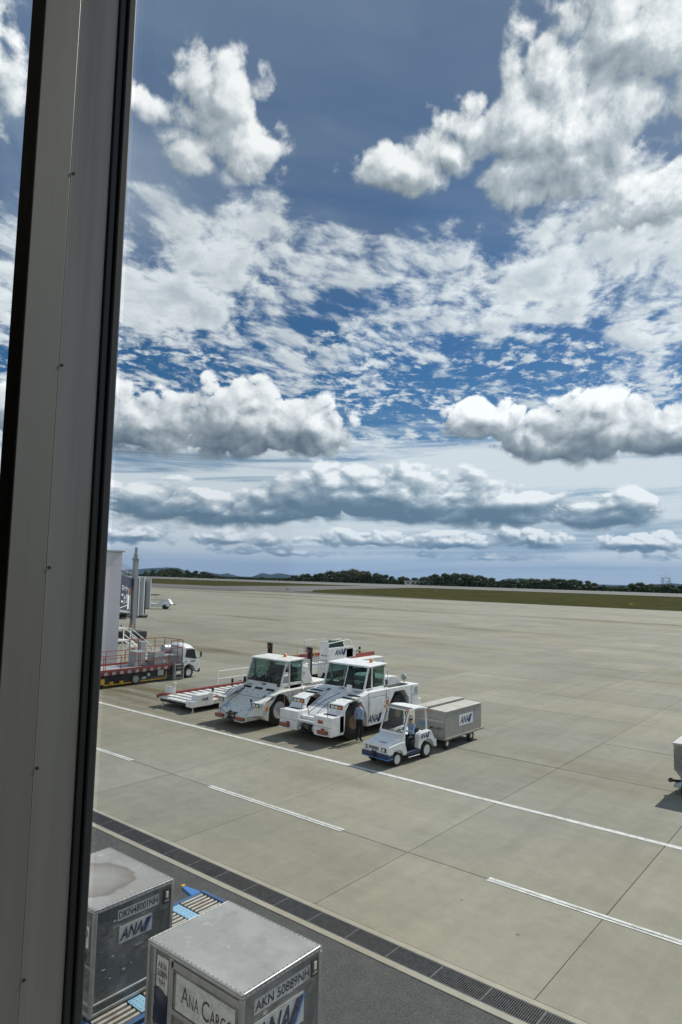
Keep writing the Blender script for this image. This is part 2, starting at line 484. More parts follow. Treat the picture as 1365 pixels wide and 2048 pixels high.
M = {}
M['white'] = mat('white_paint', (0.86, 0.875, 0.88), 0.38, var=0.04, dirt=(0.42, 0.41, 0.36), dirt_amt=0.5, dirt_scale=2.6, coat=0.2)
M['oldwhite'] = mat('worn_white_paint', (0.76, 0.765, 0.73), 0.5, var=0.07, dirt=(0.36, 0.35, 0.30), dirt_amt=0.6, dirt_scale=2.2)
M['cream'] = mat('cream_paint', (0.74, 0.72, 0.62), 0.45, var=0.06, dirt=(0.4, 0.36, 0.27), dirt_amt=0.4)
M['black'] = mat('black_rubber', (0.018, 0.018, 0.018), 0.7, var=0.25)
M['tyre'] = mat('tyre_rubber', (0.022, 0.021, 0.020), 0.85, var=0.3, dirt=(0.07, 0.065, 0.055), dirt_amt=0.5, dirt_scale=5)
M['dark'] = mat('dark_steel', (0.045, 0.047, 0.05), 0.6, var=0.3)
M['seat'] = mat('dark_seat_cloth', (0.05, 0.06, 0.065), 0.85, var=0.2)
M['orange'] = mat('orange_lens', (0.75, 0.22, 0.03), 0.25, var=0.1)
M['rust'] = mat('red_brown_paint', (0.33, 0.10, 0.06), 0.6, var=0.2, dirt=(0.2, 0.11, 0.08), dirt_amt=0.5)
M['red'] = mat('red_rail_paint', (0.30, 0.055, 0.045), 0.5, var=0.15, dirt=(0.15, 0.05, 0.04), dirt_amt=0.5, dirt_scale=6)
M['tan'] = mat('tan_rim_paint', (0.20, 0.125, 0.07), 0.6, var=0.25, dirt=(0.10, 0.085, 0.07), dirt_amt=0.85, dirt_scale=6)
M['rim'] = mat('white_rim_paint', (0.70, 0.71, 0.70), 0.45, var=0.1, dirt=(0.2, 0.19, 0.17), dirt_amt=0.6, dirt_scale=6)
M['grey'] = mat('grey_paint', (0.36, 0.38, 0.40), 0.45, var=0.1, dirt=(0.2, 0.2, 0.2), dirt_amt=0.4)
M['steel'] = mat('galvanised_steel', (0.46, 0.48, 0.49), 0.45, metal=0.5, var=0.15)
M['yellow'] = mat('yellow_paint', (0.70, 0.40, 0.03), 0.5, var=0.15, dirt=(0.15, 0.1, 0.04), dirt_amt=0.5)
M['navy'] = mat('navy_paint', (0.02, 0.035, 0.10), 0.4, var=0.15)
M['blue'] = mat('blue_paint', (0.05, 0.20, 0.52), 0.45, var=0.1, dirt=(0.1, 0.12, 0.15), dirt_amt=0.4)
M['navy_ink'] = mat('navy_print', (0.012, 0.022, 0.10), 0.5, var=0.1)
M['faded_ink'] = mat('faded_navy_print', (0.03, 0.04, 0.09), 0.6, var=0.3, dirt=(0.3, 0.32, 0.34), dirt_amt=0.5, dirt_scale=9)
M['sky_ink'] = mat('light_blue_print', (0.06, 0.26, 0.66), 0.5, var=0.1)
M['ink'] = mat('black_print', (0.02, 0.02, 0.022), 0.6, var=0.2)
M['worn_ink'] = mat('chipped_black_print', (0.025, 0.025, 0.028), 0.6, var=0.2, dirt=(0.42, 0.44, 0.45), dirt_amt=0.55, dirt_scale=14)
M['whiteplate'] = mat('white_sticker', (0.76, 0.78, 0.79), 0.5, var=0.05)
M['cabglass'] = glassmat('green_cab_glass', (0.36, 0.49, 0.46), 1.0)
M['clearglass'] = glassmat('clear_windscreen', (0.80, 0.86, 0.86), 1.0)
M['lens'] = mat('lamp_glass', (0.72, 0.74, 0.74), 0.12, var=0.08, metal=0.3)
M['mirror'] = mat('mirror_back', (0.03, 0.03, 0.03), 0.4)
M['skin'] = mat('skin', (0.48, 0.29, 0.20), 0.55, var=0.06, scale=12)
M['shirt'] = mat('blue_grey_shirt', (0.30, 0.40, 0.56), 0.85, var=0.12, scale=9, bump=0.3, bscale=25)
M['trousers'] = mat('dark_trousers', (0.014, 0.016, 0.022), 0.85, var=0.2, scale=8)
M['cap'] = mat('pale_cap', (0.50, 0.52, 0.54), 0.7, var=0.08)
M['shoe'] = mat('black_shoe', (0.012, 0.012, 0.012), 0.45)
M['reflective'] = mat('grey_trim_tape', (0.45, 0.47, 0.5), 0.4)


def wheel(parent, x, y, r, w, rimm, side=1, holes=8, rim_r=0.62, z=None):
    """tyre lathed round an axle along X, with a dished rim and its bolt holes on the outer side"""
    z = r if z is None else z
    h = w/2; s = side
    b = MB(); b.lathe([(r*rim_r, -h*s), (r*0.86, -h*s), (r*0.97, -h*0.86*s), (r, -h*0.55*s), (r, h*0.55*s), (r*0.97, h*0.86*s), (r*0.86, h*s), (r*rim_r, h*0.92*s), (r*rim_r, -h*s)], (0, 0, 0), 'x', 28)
    t = b.build('wheel', M['tyre'], parent, (x, y, z), smooth=True)
    q = r*rim_r
    b = MB(); b.lathe([(q*1.02, h*0.90*s), (q*0.93, h*0.95*s), (q*0.84, h*0.30*s), (q*0.52, h*0.22*s), (q*0.42, h*0.62*s), (q*0.20, h*0.70*s), (0.001, h*0.70*s), (0.001, -h*.3*s), (q*1.02, -h*.3*s)], (0, 0, 0), 'x', 24)
    b.build('rim', rimm, t, smooth=True)
    b = MB()
    for k in range(holes):
        a = 2*PI*k/holes; b.cyl((h*0.20*s, q*0.68*math.cos(a), q*0.68*math.sin(a)), (h*0.285*s, q*0.68*math.cos(a), q*0.68*math.sin(a)), q*0.11, n=8)
    h_ = b.build('rim_hole', M['black'], t); h_['kind'] = 'stuff'
    return t

# ---------------------------------------------------------------- the setting: ground, apron, drain, asphalt
SPILLS = [(-33.8, 24.5, 7, 3.2, .95), (-30.5, 22.0, 8, 1.3, .6), (-24.2, 24.5, 3, 4, .7), (-20, 25.5, 3, 4.5, .7), (-35.3, 121.7, 22, 3.5, .95), (-85, 118, 26, 4, .8), (-125, 141, 40, 3, .7), (-80, 75, 9, 1.4, .8), (-43, 86, 12, 2, .6), (-46, 50.4, 9, 1.2, .7), (-49, 41.3, 6, 1.6, .8), (-48, 67, 10, 1.5, .5), (-170, 158, 60, 6, .8), (-12, 52, 10, 2, .4), (-15.5, 19, 2, 1.0, .3), (-9, 26, 4, 2.2, .35)]


def concrete(name, base, stain=0.5):
    m = bpy.data.materials.new(name); m.use_nodes = True
    T = m.node_tree; N = T.nodes; L = T.links; b = N['Principled BSDF']
    g = N.new('ShaderNodeNewGeometry'); oi = N.new('ShaderNodeObjectInfo')
    def nz(scale, detail, rough, sx=1, sy=1):
        mp = N.new('ShaderNodeMapping'); mp.inputs['Scale'].default_value = (sx, sy, 1); L.new(g.outputs['Position'], mp.inputs[0])
        n = N.new('ShaderNodeTexNoise'); n.inputs['Scale'].default_value = scale; n.inputs['Detail'].default_value = detail; n.inputs['Roughness'].default_value = rough
        L.new(mp.outputs[0], n.inputs['Vector']); return n.outputs[0]
    def mr(x, a, b_, c, d):
        r = N.new('ShaderNodeMapRange'); L.new(x, r.inputs[0])
        for i, v in enumerate((a, b_, c, d)): r.inputs[i + 1].default_value = v
        return r.outputs[0]
    def mul(a, b_):
        x = N.new('ShaderNodeMath'); x.operation = 'MULTIPLY'; L.new(a, x.inputs[0]); L.new(b_, x.inputs[1]); return x.outputs[0]
    f = mul(mr(nz(0.22, 6, 0.6), 0.3, 0.7, 0.88, 1.10), mr(nz(2.5, 8, 0.7), 0.3, 0.7, 0.90, 1.08))
    f = mul(f, mr(nz(38, 4, 0.7), 0.25, 0.75, 0.90, 1.10))
    f = mul(f, mr(nz(0.6, 7, 0.65, 0.10, 1.6), 0.35, 0.75, 1.03, 0.93))
    f = mul(f, mr(nz(0.8, 6, 0.6, 2.2, 0.09), 0.42, 0.72, 1.02, 0.91))
    f = mul(f, mr(oi.outputs['Random'], 0, 1, 0.92, 1.07))
    c0 = N.new('ShaderNodeMix'); c0.data_type = 'RGBA'; c0.inputs[6].default_value = (*base, 1); c0.inputs[7].default_value = (base[0]*0.92, base[1]*0.97, base[2]*1.06, 1)
    L.new(mr(nz(0.12, 4, 0.5), 0.35, 0.65, 0, 1), c0.inputs[0])
    c1 = N.new('ShaderNodeMix'); c1.data_type = 'RGBA'; c1.blend_type = 'MULTIPLY'; c1.inputs[0].default_value = 1
    L.new(c0.outputs[2], c1.inputs[6]); L.new(f, c1.inputs[7])
    # oil and rubber stains with their own shapes
    c2 = N.new('ShaderNodeMix'); c2.data_type = 'RGBA'; c2.inputs[7].default_value = (base[0]*0.42, base[1]*0.40, base[2]*0.36, 1)
    s = mul(mr(nz(0.035, 3, 0.5, 0.5, 1.8), 0.47, 0.62, 0, 1), mr(nz(0.30, 8, 0.72, 0.20, 1.6), 0.38, 0.66, 0, stain*0.9))
    L.new(s, c2.inputs[0]); L.new(c1.outputs[2], c2.inputs[6])
    # larger spills where vehicles stand and turn
    acc = None
    for sx_, sy_, rx_, ry_, am in SPILLS:
        mp = N.new('ShaderNodeMapping'); mp.vector_type = 'POINT'; mp.inputs['Location'].default_value = (-sx_/rx_, -sy_/ry_, 0); mp.inputs['Scale'].default_value = (1/rx_, 1/ry_, 0)
        L.new(g.outputs['Position'], mp.inputs[0])
        ln = N.new('ShaderNodeVectorMath'); ln.operation = 'LENGTH'; L.new(mp.outputs[0], ln.inputs[0])
        e_ = mr(ln.outputs['Value'], 0.55, 1.25, am, 0.0)
        if acc is None: acc = e_
        else:
            mx_ = N.new('ShaderNodeMath'); mx_.operation = 'MAXIMUM'; L.new(acc, mx_.inputs[0]); L.new(e_, mx_.inputs[1]); acc = mx_.outputs[0]
    c2b = N.new('ShaderNodeMix'); c2b.data_type = 'RGBA'; c2b.inputs[7].default_value = (base[0]*0.45, base[1]*0.40, base[2]*0.30, 1)
    L.new(mul(acc, mr(nz(0.5, 9, 0.72, 0.30, 1.8), 0.36, 0.58, 0, 1)), c2b.inputs[0]); L.new(c2.outputs[2], c2b.inputs[6]); c2 = c2b
    # small dark drips
    v = N.new('ShaderNodeTexVoronoi'); v.inputs['Scale'].default_value = 0.55; L.new(g.outputs['Position'], v.inputs['Vector'])
    c3 = N.new('ShaderNodeMix'); c3.data_type = 'RGBA'; c3.inputs[7].default_value = (base[0]*0.4, base[1]*0.4, base[2]*0.4, 1)
    L.new(mr(v.outputs['Distance'], 0.015, 0.04, 0.7, 0.0), c3.inputs[0]); L.new(c2.outputs[2], c3.inputs[6])
    L.new(c3.outputs[2], b.inputs['Base Color'])
    b.inputs['Roughness'].default_value = 0.85; b.inputs['Specular IOR Level'].default_value = 0.15
    bp = N.new('ShaderNodeBump'); bp.inputs['Strength'].default_value = 0.25; bp.inputs['Distance'].default_value = 0.01
    L.new(nz(60, 3, 0.6), bp.inputs['Height']); L.new(bp.outputs[0], b.inputs['Normal'])
    return m


M['concrete'] = concrete('apron_concrete', (0.285, 0.272, 0.212))
M['kerb'] = concrete('drain_edge_concrete', (0.36, 0.34, 0.27), 0.3)
M['joint'] = mat('joint_filler', (0.085, 0.082, 0.07), 0.9, var=0.3, space='World')
M['asphalt'] = mat('asphalt', (0.078, 0.082, 0.082), 0.9, var=0.55, scale=34, bump=0.8, bscale=45, dirt=(0.125, 0.128, 0.122), dirt_amt=0.6, dirt_scale=2.2, space='World', spec=0.2)
M['taxi'] = mat('taxiway_asphalt', (0.15, 0.15, 0.145), 0.9, var=0.12, scale=0.08, dirt=(0.10, 0.10, 0.098), dirt_amt=0.5, dirt_scale=0.03, space='World', spec=0.15)
M['runway'] = mat('runway_asphalt', (0.17, 0.17, 0.165), 0.9, var=0.12, scale=0.05, space='World', spec=0.15)
M['grass'] = mat('dry_grass', (0.060, 0.060, 0.025), 0.95, var=0.35, scale=0.22, dirt=(0.036, 0.040, 0.016), dirt_amt=0.8, dirt_scale=0.035, space='World', spec=0.0)
M['land'] = mat('wooded_land', (0.035, 0.045, 0.02), 0.95, var=0.3, scale=0.01, space='World', spec=0.0)
M['line'] = mat('worn_white_marking', (0.62, 0.64, 0.62), 0.75, var=0.15, scale=2, dirt=(0.28, 0.27, 0.22), dirt_amt=1.0, dirt_scale=6.0, space='World', spec=0.2)
M['yline'] = mat('faded_yellow_marking', (0.42, 0.36, 0.18), 0.8, var=0.15, space='World')
M['grate'] = mat('drain_grate_steel', (0.11, 0.115, 0.12), 0.6, metal=0.4, var=0.3, scale=8, space='World')
M['endbar'] = mat('grate_end_steel', (0.16, 0.165, 0.17), 0.6, metal=0.3, var=0.3, scale=8, space='World')
M['stain'] = mat('rust_stain', (0.22, 0.17, 0.10), 0.9, var=0.3, scale=2, space='World')

# plateau with the lowlands far below it, one sheet
def ground_z(x, y):
    d = math.hypot(x, y)
    t = max(0.0, min(1.0, (d - 900)/1500))
    return -0.35 - 170*t*t*(3 - 2*t)
rings = [0, 60, 150, 300, 500, 700, 900, 1000, 1150, 1300, 1500, 1750, 2100, 2400, 4000, 9000, 18000, 26500]
b = MB(); NA = 72
b.v.append((0, 0, ground_z(0, 0)))
for r_ in rings[1:]:
    for k in range(NA):
        a = 2*PI*k/NA; x, y = r_*math.sin(a), r_*math.cos(a); b.v.append((x, y, ground_z(x, y)))
b.f += [(0, 1 + k, 1 + (k + 1) % NA) for k in range(NA)]
for i in range(len(rings) - 2):
    o0, o1 = 1 + i*NA, 1 + (i + 1)*NA
    b.f += [(o0 + k, o1 + k, o1 + (k + 1) % NA, o0 + (k + 1) % NA) for k in range(NA)]
struct(b.build('ground', M['land']))

# the flat field: grass, taxiway and runway sheets laid one above the other
def sheet(name, pts, z, m, parent=None):
    bb = MB(); bb.quad(*[(x, y, z) for x, y in pts]); o = bb.build(name, m, parent)
    return struct(o) if parent is None else o
sheet('grass_field', [(-900, 150), (520, 150), (520, 640), (-900, 640)], -0.12, M['grass'])
sheet('taxiway', [(-900, 150), (-205, 150), (-190, 176), (-181, 205), (-196, 222), (-900, 222)], -0.06, M['taxi'])
sheet('taxiway_link', [(-262, 222), (-196, 222), (-208, 262), (-222, 352), (-262, 352)], -0.062, M['taxi'])
rw = sheet('runway', [(-900, 350), (520, 350), (520, 440), (-900, 440)], -0.055, M['runway'])
for y0, y1 in ((358, 359.2), (431, 432.2)):
    sheet('runway_edge_line', [(-900, y0), (520, y0), (520, y1), (-900, y1)], -0.045, M['line'], rw)
sheet('taxiway_shoulder_line', [(-900, 172), (-200, 172), (-196, 174.2), (-900, 174.2)], -0.05, M['line'], bpy.data.objects['taxiway'])

# apron: concrete slabs with open joints over a dark bed
SX, SY, X0, Y0 = 5.09, 5.27, -20.32, 15.53
ap = struct(sheet('apron', [(-330, 11.8), (120, 11.8), (120, 182), (-90, 182), (-190, 196), (-330, 172)], -0.03, M['joint']))
bm_ = MB(); g2 = 0.008
bm_.box(-SX/2 + g2, SX/2 - g2, -SY/2 + g2, SY/2 - g2, -0.16, 0.0)
slab_me = bm_.mesh('concrete_slab', M['concrete'])
bmx = bmesh.new(); bmx.from_mesh(slab_me)
bmesh.ops.bevel(bmx, geom=[e for e in bmx.edges if all(v.co.z > -0.01 for v in e.verts)], offset=0.012, segments=1, affect='EDGES')
bmx.to_mesh(slab_me); bmx.free()
bm_ = MB(); bm_.box(-SX/2 + g2, SX/2 - g2, -(Y0 - 11.81)/2 + g2, (Y0 - 11.81)/2 - g2, -0.16, 0.0)
edge_me = bm_.mesh('concrete_slab_edge', M['concrete'])
view = Vector((math.sin(YAW), math.cos(YAW)))
cells = []
for i in range(-60, 29):
    for j in range(-1, 32):
        cx = X0 + (i + 0.5)*SX
        cy_ = Y0 + (j + 0.5)*SY if j >= 0 else (Y0 + 11.81)/2
        lim = 182 if cx > -190 else 172
        if cy_ + SY/2 > lim: continue
        v2 = Vector((cx, cy_)); d = v2.length
        ang = abs(math.degrees(view.angle_signed(v2)))
        cells.append((i, j, cx, cy_, d, ang < 28 + 300/d))
seen = sorted([c for c in cells if c[5]], key=lambda c: c[4])[:250]
keys = {(c[0], c[1]) for c in seen}
for i, j, cx, cy_, d, _ in seen:
    o = bpy.data.objects.new('concrete_slab', edge_me if j < 0 else slab_me); col.objects.link(o); o.parent = ap
    o.location = (cx, cy_, random.uniform(-0.003, 0.003))
bb = MB()
for i, j, cx, cy_, d, _ in cells:
    if (i, j) in keys: continue
    hy = SY/2 if j >= 0 else (Y0 - 11.81)/2
    bb.quad((cx - SX/2 + g2, cy_ - hy + g2, 0), (cx + SX/2 - g2, cy_ - hy + g2, 0), (cx + SX/2 - g2, cy_ + hy - g2, 0), (cx - SX/2 + g2, cy_ + hy - g2, 0))
o = bb.build('concrete_paving', M['concrete'], ap); o['kind'] = 'stuff'

# painted lines, each a thin sheet over the slabs
def stripe(name, x0, x1, y0, y1, m, parent, label=None):
    bb = MB(); n = max(2, int((x1 - x0)/0.5)); rnd = random.Random(int(x0*100))
    top = [(x0 + (x1 - x0)*k/n, y1 + rnd.uniform(-.008, .008), 0.007) for k in range(n + 1)]
    bot = [(x0 + (x1 - x0)*k/n, y0 + rnd.uniform(-.008, .008), 0.007) for k in range(n + 1)]
    for k in range(n): bb.quad(bot[k], bot[k + 1], top[k + 1], top[k])
    return bb.build(name, m, parent)
stripe('solid_line', -75, 30, 20.70, 20.90, M['line'], ap)
for k in range(-5, 4):
    xs = -18.2 + k*10.4
    stripe('dash_line', xs, xs + 5.85, 15.545, 15.65, M['line'], ap)
    stripe('dash_line', xs, xs + 5.85, 15.43, 15.515, M['line'], ap)
for x0, y0, x1, y1 in ((-48, 132, -75, 137), (-20, 110, -40, 114)):
    bb = MB(); bb.quad((x0, y0, .006), (x1, y1, .006), (x1, y1 + .35, .006), (x0, y0 + .35, .006)); bb.build('lead_line', M['yline'], ap)

# drain along the apron edge: kerb strips, channel and grate panels
dr = struct(sheet('drain_channel', [(-90, 11.1), (40, 11.1), (40, 11.7), (-90, 11.7)], -0.22, M['black']))
bb = MB(); bb.box(-90, 40, 11.655, 11.80, -0.25, 0.006); bb.build('drain_kerb', M['kerb'], dr, bevel=0.01)
bb = MB(); bb.box(-90, 40, 10.96, 11.125, -0.25, 0.010); bb.build('drain_kerb', M['kerb'], dr, bevel=0.01)
bb = MB()
for k in range(2): bb.box(-0.49, 0.49, 0.003 + k*0.498, 0.023 + k*0.498, -0.05, 0.0)
for k in range(11): bb.box(-0.49, 0.49, 0.045 + k*0.043, 0.052 + k*0.043, -0.05, -0.001)
for k in range(25): bb.box(-0.485 + k*0.0404, -0.475 + k*0.0404, 0.0, 0.52, -0.03, -0.004)
gm = bb.mesh('drain_grate', M['grate'])
bb = MB(); bb.box(-0.497, -0.488, 0.004, 0.516, -0.05, 0.003); bb.box(0.488, 0.497, 0.004, 0.516, -0.05, 0.003); gm2 = bb.mesh('end_bar', M['endbar'])
for k in range(-26, 2):
    o = bpy.data.objects.new('drain_grate', gm); col.objects.link(o); o.parent = dr; o.location = (-0.26 + k*1.0, 11.13, 0.004 + random.uniform(-.002, .002)); e_ = bpy.data.objects.new('end_bar', gm2); col.objects.link(e_); e_.parent = o
struct(sheet('asphalt_lane', [(-90, 0.9), (40, 0.9), (40, 10.96), (-90, 10.96)], -0.006, M['asphalt']))

# ---------------------------------------------------------------- terminal building: the room the picture is taken from
M['alu'] = mat('brushed_aluminium_brightened', (0.42, 0.40, 0.365), 0.42, metal=0.25, var=0.05, scale=3, stretch=(16, 16, 0.5), dirt=(0.24, 0.23, 0.20), dirt_amt=0.5, dirt_scale=1.2)  # strip by the glass: brightened in colour against the shading there
M['gasket'] = mat('black_gasket_and_mullion_shade', (0.02, 0.022, 0.024), 0.45, var=0.2)  # real gaskets, and the mullion body with its shade painted in
M['gasket2'] = mat('grey_outer_gasket', (0.03, 0.035, 0.038), 0.6, var=0.15)
M['alu_darkened'] = mat('brushed_aluminium_darkened', (0.27, 0.26, 0.235), 0.42, metal=0.25, var=0.05, scale=3, stretch=(16, 16, 0.5), dirt=(0.20, 0.20, 0.175), dirt_amt=0.5, dirt_scale=1.2)  # darker copy of the same aluminium, offsetting the light on this strip
M['wallp'] = mat('terminal_wall_panel', (0.50, 0.50, 0.48), 0.7, var=0.06, scale=0.6)
M['inwall'] = mat('interior_wall', (0.40, 0.38, 0.34), 0.8, var=0.05)
M['infloor'] = mat('interior_carpet', (0.13, 0.12, 0.11), 0.9, var=0.15, scale=30)
M['pane'] = glassmat('window_glass', (0.93, 0.955, 0.95), 0.10, 0.0)
tb = thing('terminal_building', 'terminal interior window with dark grey aluminium mullion and black gaskets, seen from inside', 'building')
bb = MB(); bb.box(-26, 26, 0.62, 0.86, -0.3, 6.15); bb.build('facade_wall', M['wallp'], tb)
bb = MB(); bb.box(-26, 26, 0.62, 0.86, 9.6, 11.2); bb.build('facade_wall', M['wallp'], tb)
bb = MB(); bb.box(-26, 26, -9, 0.60, 5.5, 5.7); bb.build('floor', M['infloor'], tb)
bb = MB(); bb.box(-26, 26, -9, 0.60, 9.62, 9.8); bb.build('ceiling', M['inwall'], tb)
bb = MB(); bb.box(-26, 26, -9.3, -9.0, -0.3, 11.2); bb.build('back_wall', M['inwall'], tb)
bb = MB(); bb.box(-26.3, -26, -9.3, 0.86, -0.3, 11.2); bb.build('side_wall', M['wallp'], tb)
bb = MB(); bb.box(26, 26.3, -9.3, 0.86, -0.3, 11.2); bb.build('side_wall', M['wallp'], tb)
bb = MB(); bb.box(-26.3, 26.3, -9.3, 0.86, 11.2, 11.4); bb.build('roof', M['wallp'], tb)
MX = -1.0
def mullion(x):
    z0, z1 = 6.15, 9.62
    bb = MB(); bb.box(x - 0.052, x - 0.0006, 0.4575, 0.582, z0, z1)
    mo = bb.build('window_mullion', M['gasket'], tb)  # unlit room-facing side: its shade is put into the black colour
    # two cover strips on the side that faces the daylight, a fine seam between them
    bb = MB(); bb.box(x - 0.004, x, 0.456, 0.5130, z0, z1); bb.build('cover_strip', M['alu_darkened'], mo, bevel=0.0006)
    bb = MB(); bb.box(x - 0.004, x - 0.0005, 0.5136, 0.5820, z0, z1); bb.build('cover_strip', M['alu'], mo, bevel=0.0006)
    bb = MB(); bb.box(x - 0.05, x + 0.004, 0.5822, 0.5945, z0, z1); bb.build('gasket', M['gasket'], mo, bevel=0.002)
    bb = MB(); bb.box(x - 0.05, x + 0.008, 0.596, 0.612, z0, z1); bb.build('gasket', M['gasket2'], mo, bevel=0.003)
    for z in (6.70, 7.00, 7.30, 7.62, 7.94, 8.3):
        bb = MB(); bb.lathe([(0.0008, 0.0002), (0.0012, 0.0008), (0.0026, 0.0008), (0.0026, -0.002), (0.0008, -0.002)], (x, 0.5185, z), 'x', 12); bb.build('screw', M['dark'], mo)
for k in (-2, -1, 0, 1, 2): mullion(MX + k*1.65)
for k in range(-3, 3):
    xa = MX + k*1.65
    bb = MB(); bb.quad((xa + 0.006, 0.618, 6.15), (xa + 1.65 - 0.056, 0.618, 6.15), (xa + 1.65 - 0.056, 0.618, 9.6), (xa + 0.006, 0.618, 9.6)); bb.build('window_pane', M['pane'], tb)
# the rest of the front is closed wall
bb = MB(); bb.box(-26, MX - 3*1.65, 0.62, 0.86, 6.15, 9.6); bb.build('facade_wall', M['wallp'], tb)
bb = MB(); bb.box(MX + 3*1.65, 26, 0.62, 0.86, 6.15, 9.6); bb.build('facade_wall', M['wallp'], tb)

# ---------------------------------------------------------------- heavy aircraft tow tractors
def tow_tractor(name, label, loc, kind):
    """front points to -Y; kind 'square' has box bumpers, kind 'wedge' a sloping snout"""
    t = thing(name, label, 'tow tractor', loc, 0, 'aircraft tow tractors parked side by side')
    sq = kind == 'square'
    P = M['white'] if sq else M['oldwhite']
    W = 1.53
    bb = MB()
    if sq:
        side = [(0.55, 0.45), (0.55, 1.14), (0.78, 1.34), (0.80, 1.60), (2.3, 1.84), (2.62, 1.93), (4.3, 1.93), (6.85, 1.88), (6.85, 0.74), (6.02, 0.74), (5.95, 1.29), (5.55, 1.72), (4.72, 1.72), (4.34, 1.25), (4.18, 0.44), (2.55, 0.43), (2.50, 0.95), (2.20, 1.42), (1.82, 1.68), (1.25, 1.68), (0.94, 1.30), (0.90, 0.45)]
        mid = [(0.50, 0.45), (0.50, 0.98), (2.25, 1.76), (2.62, 1.90), (4.3, 1.90), (6.84, 1.86), (6.84, 0.74), (6.0, 0.6), (0.6, 0.45)]
        bb.prism(side, 'x', 0.74, W); bb.prism(side, 'x', -W, -0.74); bb.prism(mid, 'x', -0.745, 0.745)
        wy, wr = (1.58, 5.13), 0.77
    else:
        side = [(0.95, 0.34), (0.55, 0.62), (0.62, 1.16), (1.62, 1.50), (2.0, 1.58), (3.7, 1.62), (6.4, 1.62), (6.4, 0.6), (5.6, 0.6), (5.5, 1.2), (5.1, 1.5), (4.4, 1.5), (4.0, 1.1), (3.9, 0.40), (2.52, 0.40), (2.47, 0.95), (2.2, 1.32), (1.95, 1.46), (1.35, 1.46), (1.02, 1.10), (0.98, 0.36)]
        bb.prism(side, 'x', 0.98, W); bb.prism(side, 'x', -W, -0.98)
        # sloping snout between the fenders, narrowing to the front
        f0 = [(-1.0, 0.0, 0.36), (1.0, 0.0, 0.36), (0.985, 6.35, 0.40), (-0.985, 6.35, 0.40), (-1.0, 0.0, 0.60), (1.0, 0.0, 0.60), (0.985, 1.75, 1.54), (-0.985, 1.75, 1.54)]
        bb.add([(-1.0, 0, .36), (1.0, 0, .36), (1.0, 0, .60), (-1.0, 0, .60), (-0.985, 1.72, 1.48), (0.985, 1.72, 1.48), (0.985, 6.35, 1.60), (-0.985, 6.35, 1.60), (-0.985, 6.35, .40), (0.985, 6.35, .40)],
               [(0, 1, 2, 3), (3, 2, 5, 4), (4, 5, 6, 7), (7, 6, 9, 8), (8, 9, 1, 0), (0, 3, 4, 7, 8), (1, 9, 6, 5, 2)])
        # cheeks from snout to fender
        for s in (1, -1):
            bb.add([(s*0.99, 0, .36), (s*0.99, 0, .60), (s*0.99, 1.72, 1.47), (s*0.99, 0.98, .36), (s*W, 0.97, .36), (s*W, 0.70, .66), (s*W, 0.66, 1.15), (s*W, 1.60, 1.49), (s*1.05, 0.42, .92)],
                   [(0, 1, 8, 5, 4, 3), (1, 2, 7, 6, 8), (8, 6, 5), (4, 5, 6, 7, 2, 3)] if s > 0 else [(3, 4, 5, 8, 1, 0), (8, 6, 7, 2, 1), (5, 6, 8), (3, 2, 7, 6, 5, 4)])
        wy, wr = (1.74, 4.75), 0.74
    bb.build('body', P, t, bevel=0.022)
    # chassis between the wheels
    bb = MB(); bb.box(-0.86, 0.86, 2.1, 6.2, 0.42, 1.5 if sq else 1.35); bb.box(-0.84, 0.84, 0.7, 2.1, 0.42, 0.80)
    for y in wy: bb.cyl((-1.2, y, wr), (1.2, y, wr), 0.14)
    bb.build('chassis', M['black'], t)
    for y in wy:
        for s in (1, -1): wheel(t, s*1.26, y, wr, 0.46, M['tan'] if sq else M['rim'], s, 10, 0.40 if sq else 0.54)
    if sq:
        bb = MB(); bb.box(-W, -0.46, 0.0, 0.86, 0.36, 1.17); bb.build('bumper', P, t, bevel=0.02); bb = MB(); bb.box(0.52, W, 0.0, 0.86, 0.36, 1.17); bb.build('bumper', P, t, bevel=0.02)
        bb = MB(); bb.box(-0.46, 0.52, 0.16, 0.5, 0.40, 0.62); bb.box(-0.46, 0.52, 0.10, 0.20, 0.74, 0.84); bb.box(-0.46, 0.52, 0.3, 0.5, 0.62, 0.98); bb.build('bumper_beam', P, t, bevel=0.015)
        for x in (-1.02, 1.02):
            bb = MB(); bb.box(x - 0.33, x + 0.33, 0.42, 0.74, 1.172, 1.18); bb.build('tread_plate', M['black'], t)
    # hitch jaw and the two red-brown front steps
    bb = MB(); hx = 0.03; bb.box(hx - 0.2, hx + 0.22, -0.16, 0.2, 0.42, 0.48); bb.box(hx - 0.2, hx + 0.22, -0.16, 0.2, 0.62, 0.68); bb.cyl((hx, -0.08, 0.38), (hx, -0.08, 0.80), 0.035); bb.box(hx - 0.24, hx - 0.17, -0.02, 0.2, 0.40, 0.70); bb.box(hx + 0.19, hx + 0.26, -0.02, 0.2, 0.40, 0.70)
    bb.build('hitch', M['black'], t, bevel=0.01)
    for x in ((-1.15, 1.1) if sq else (-0.72, 0.72)):
        bb = MB(); zz_ = 0.46 if sq else 0.40
        for k in range(4): bb.box(x - 0.25, x + 0.25, -0.16 + k*0.042, -0.135 + k*0.042, zz_ + 0.02, zz_ + 0.16 - k*0.01)
        bb.build('foot_step', M['rust'], t)
        bb = MB(); bb.hexa([(x - 0.29, -0.19, zz_ - 0.04), (x + 0.29, -0.19, zz_ - 0.04), (x + 0.29, 0, zz_ - 0.04), (x - 0.29, 0, zz_ - 0.04), (x - 0.29, -0.19, zz_ - 0.01), (x + 0.29, -0.19, zz_ - 0.01), (x + 0.29, 0, zz_ - 0.01), (x - 0.29, 0, zz_ - 0.01)]); bb.build('step_bracket', P, t)
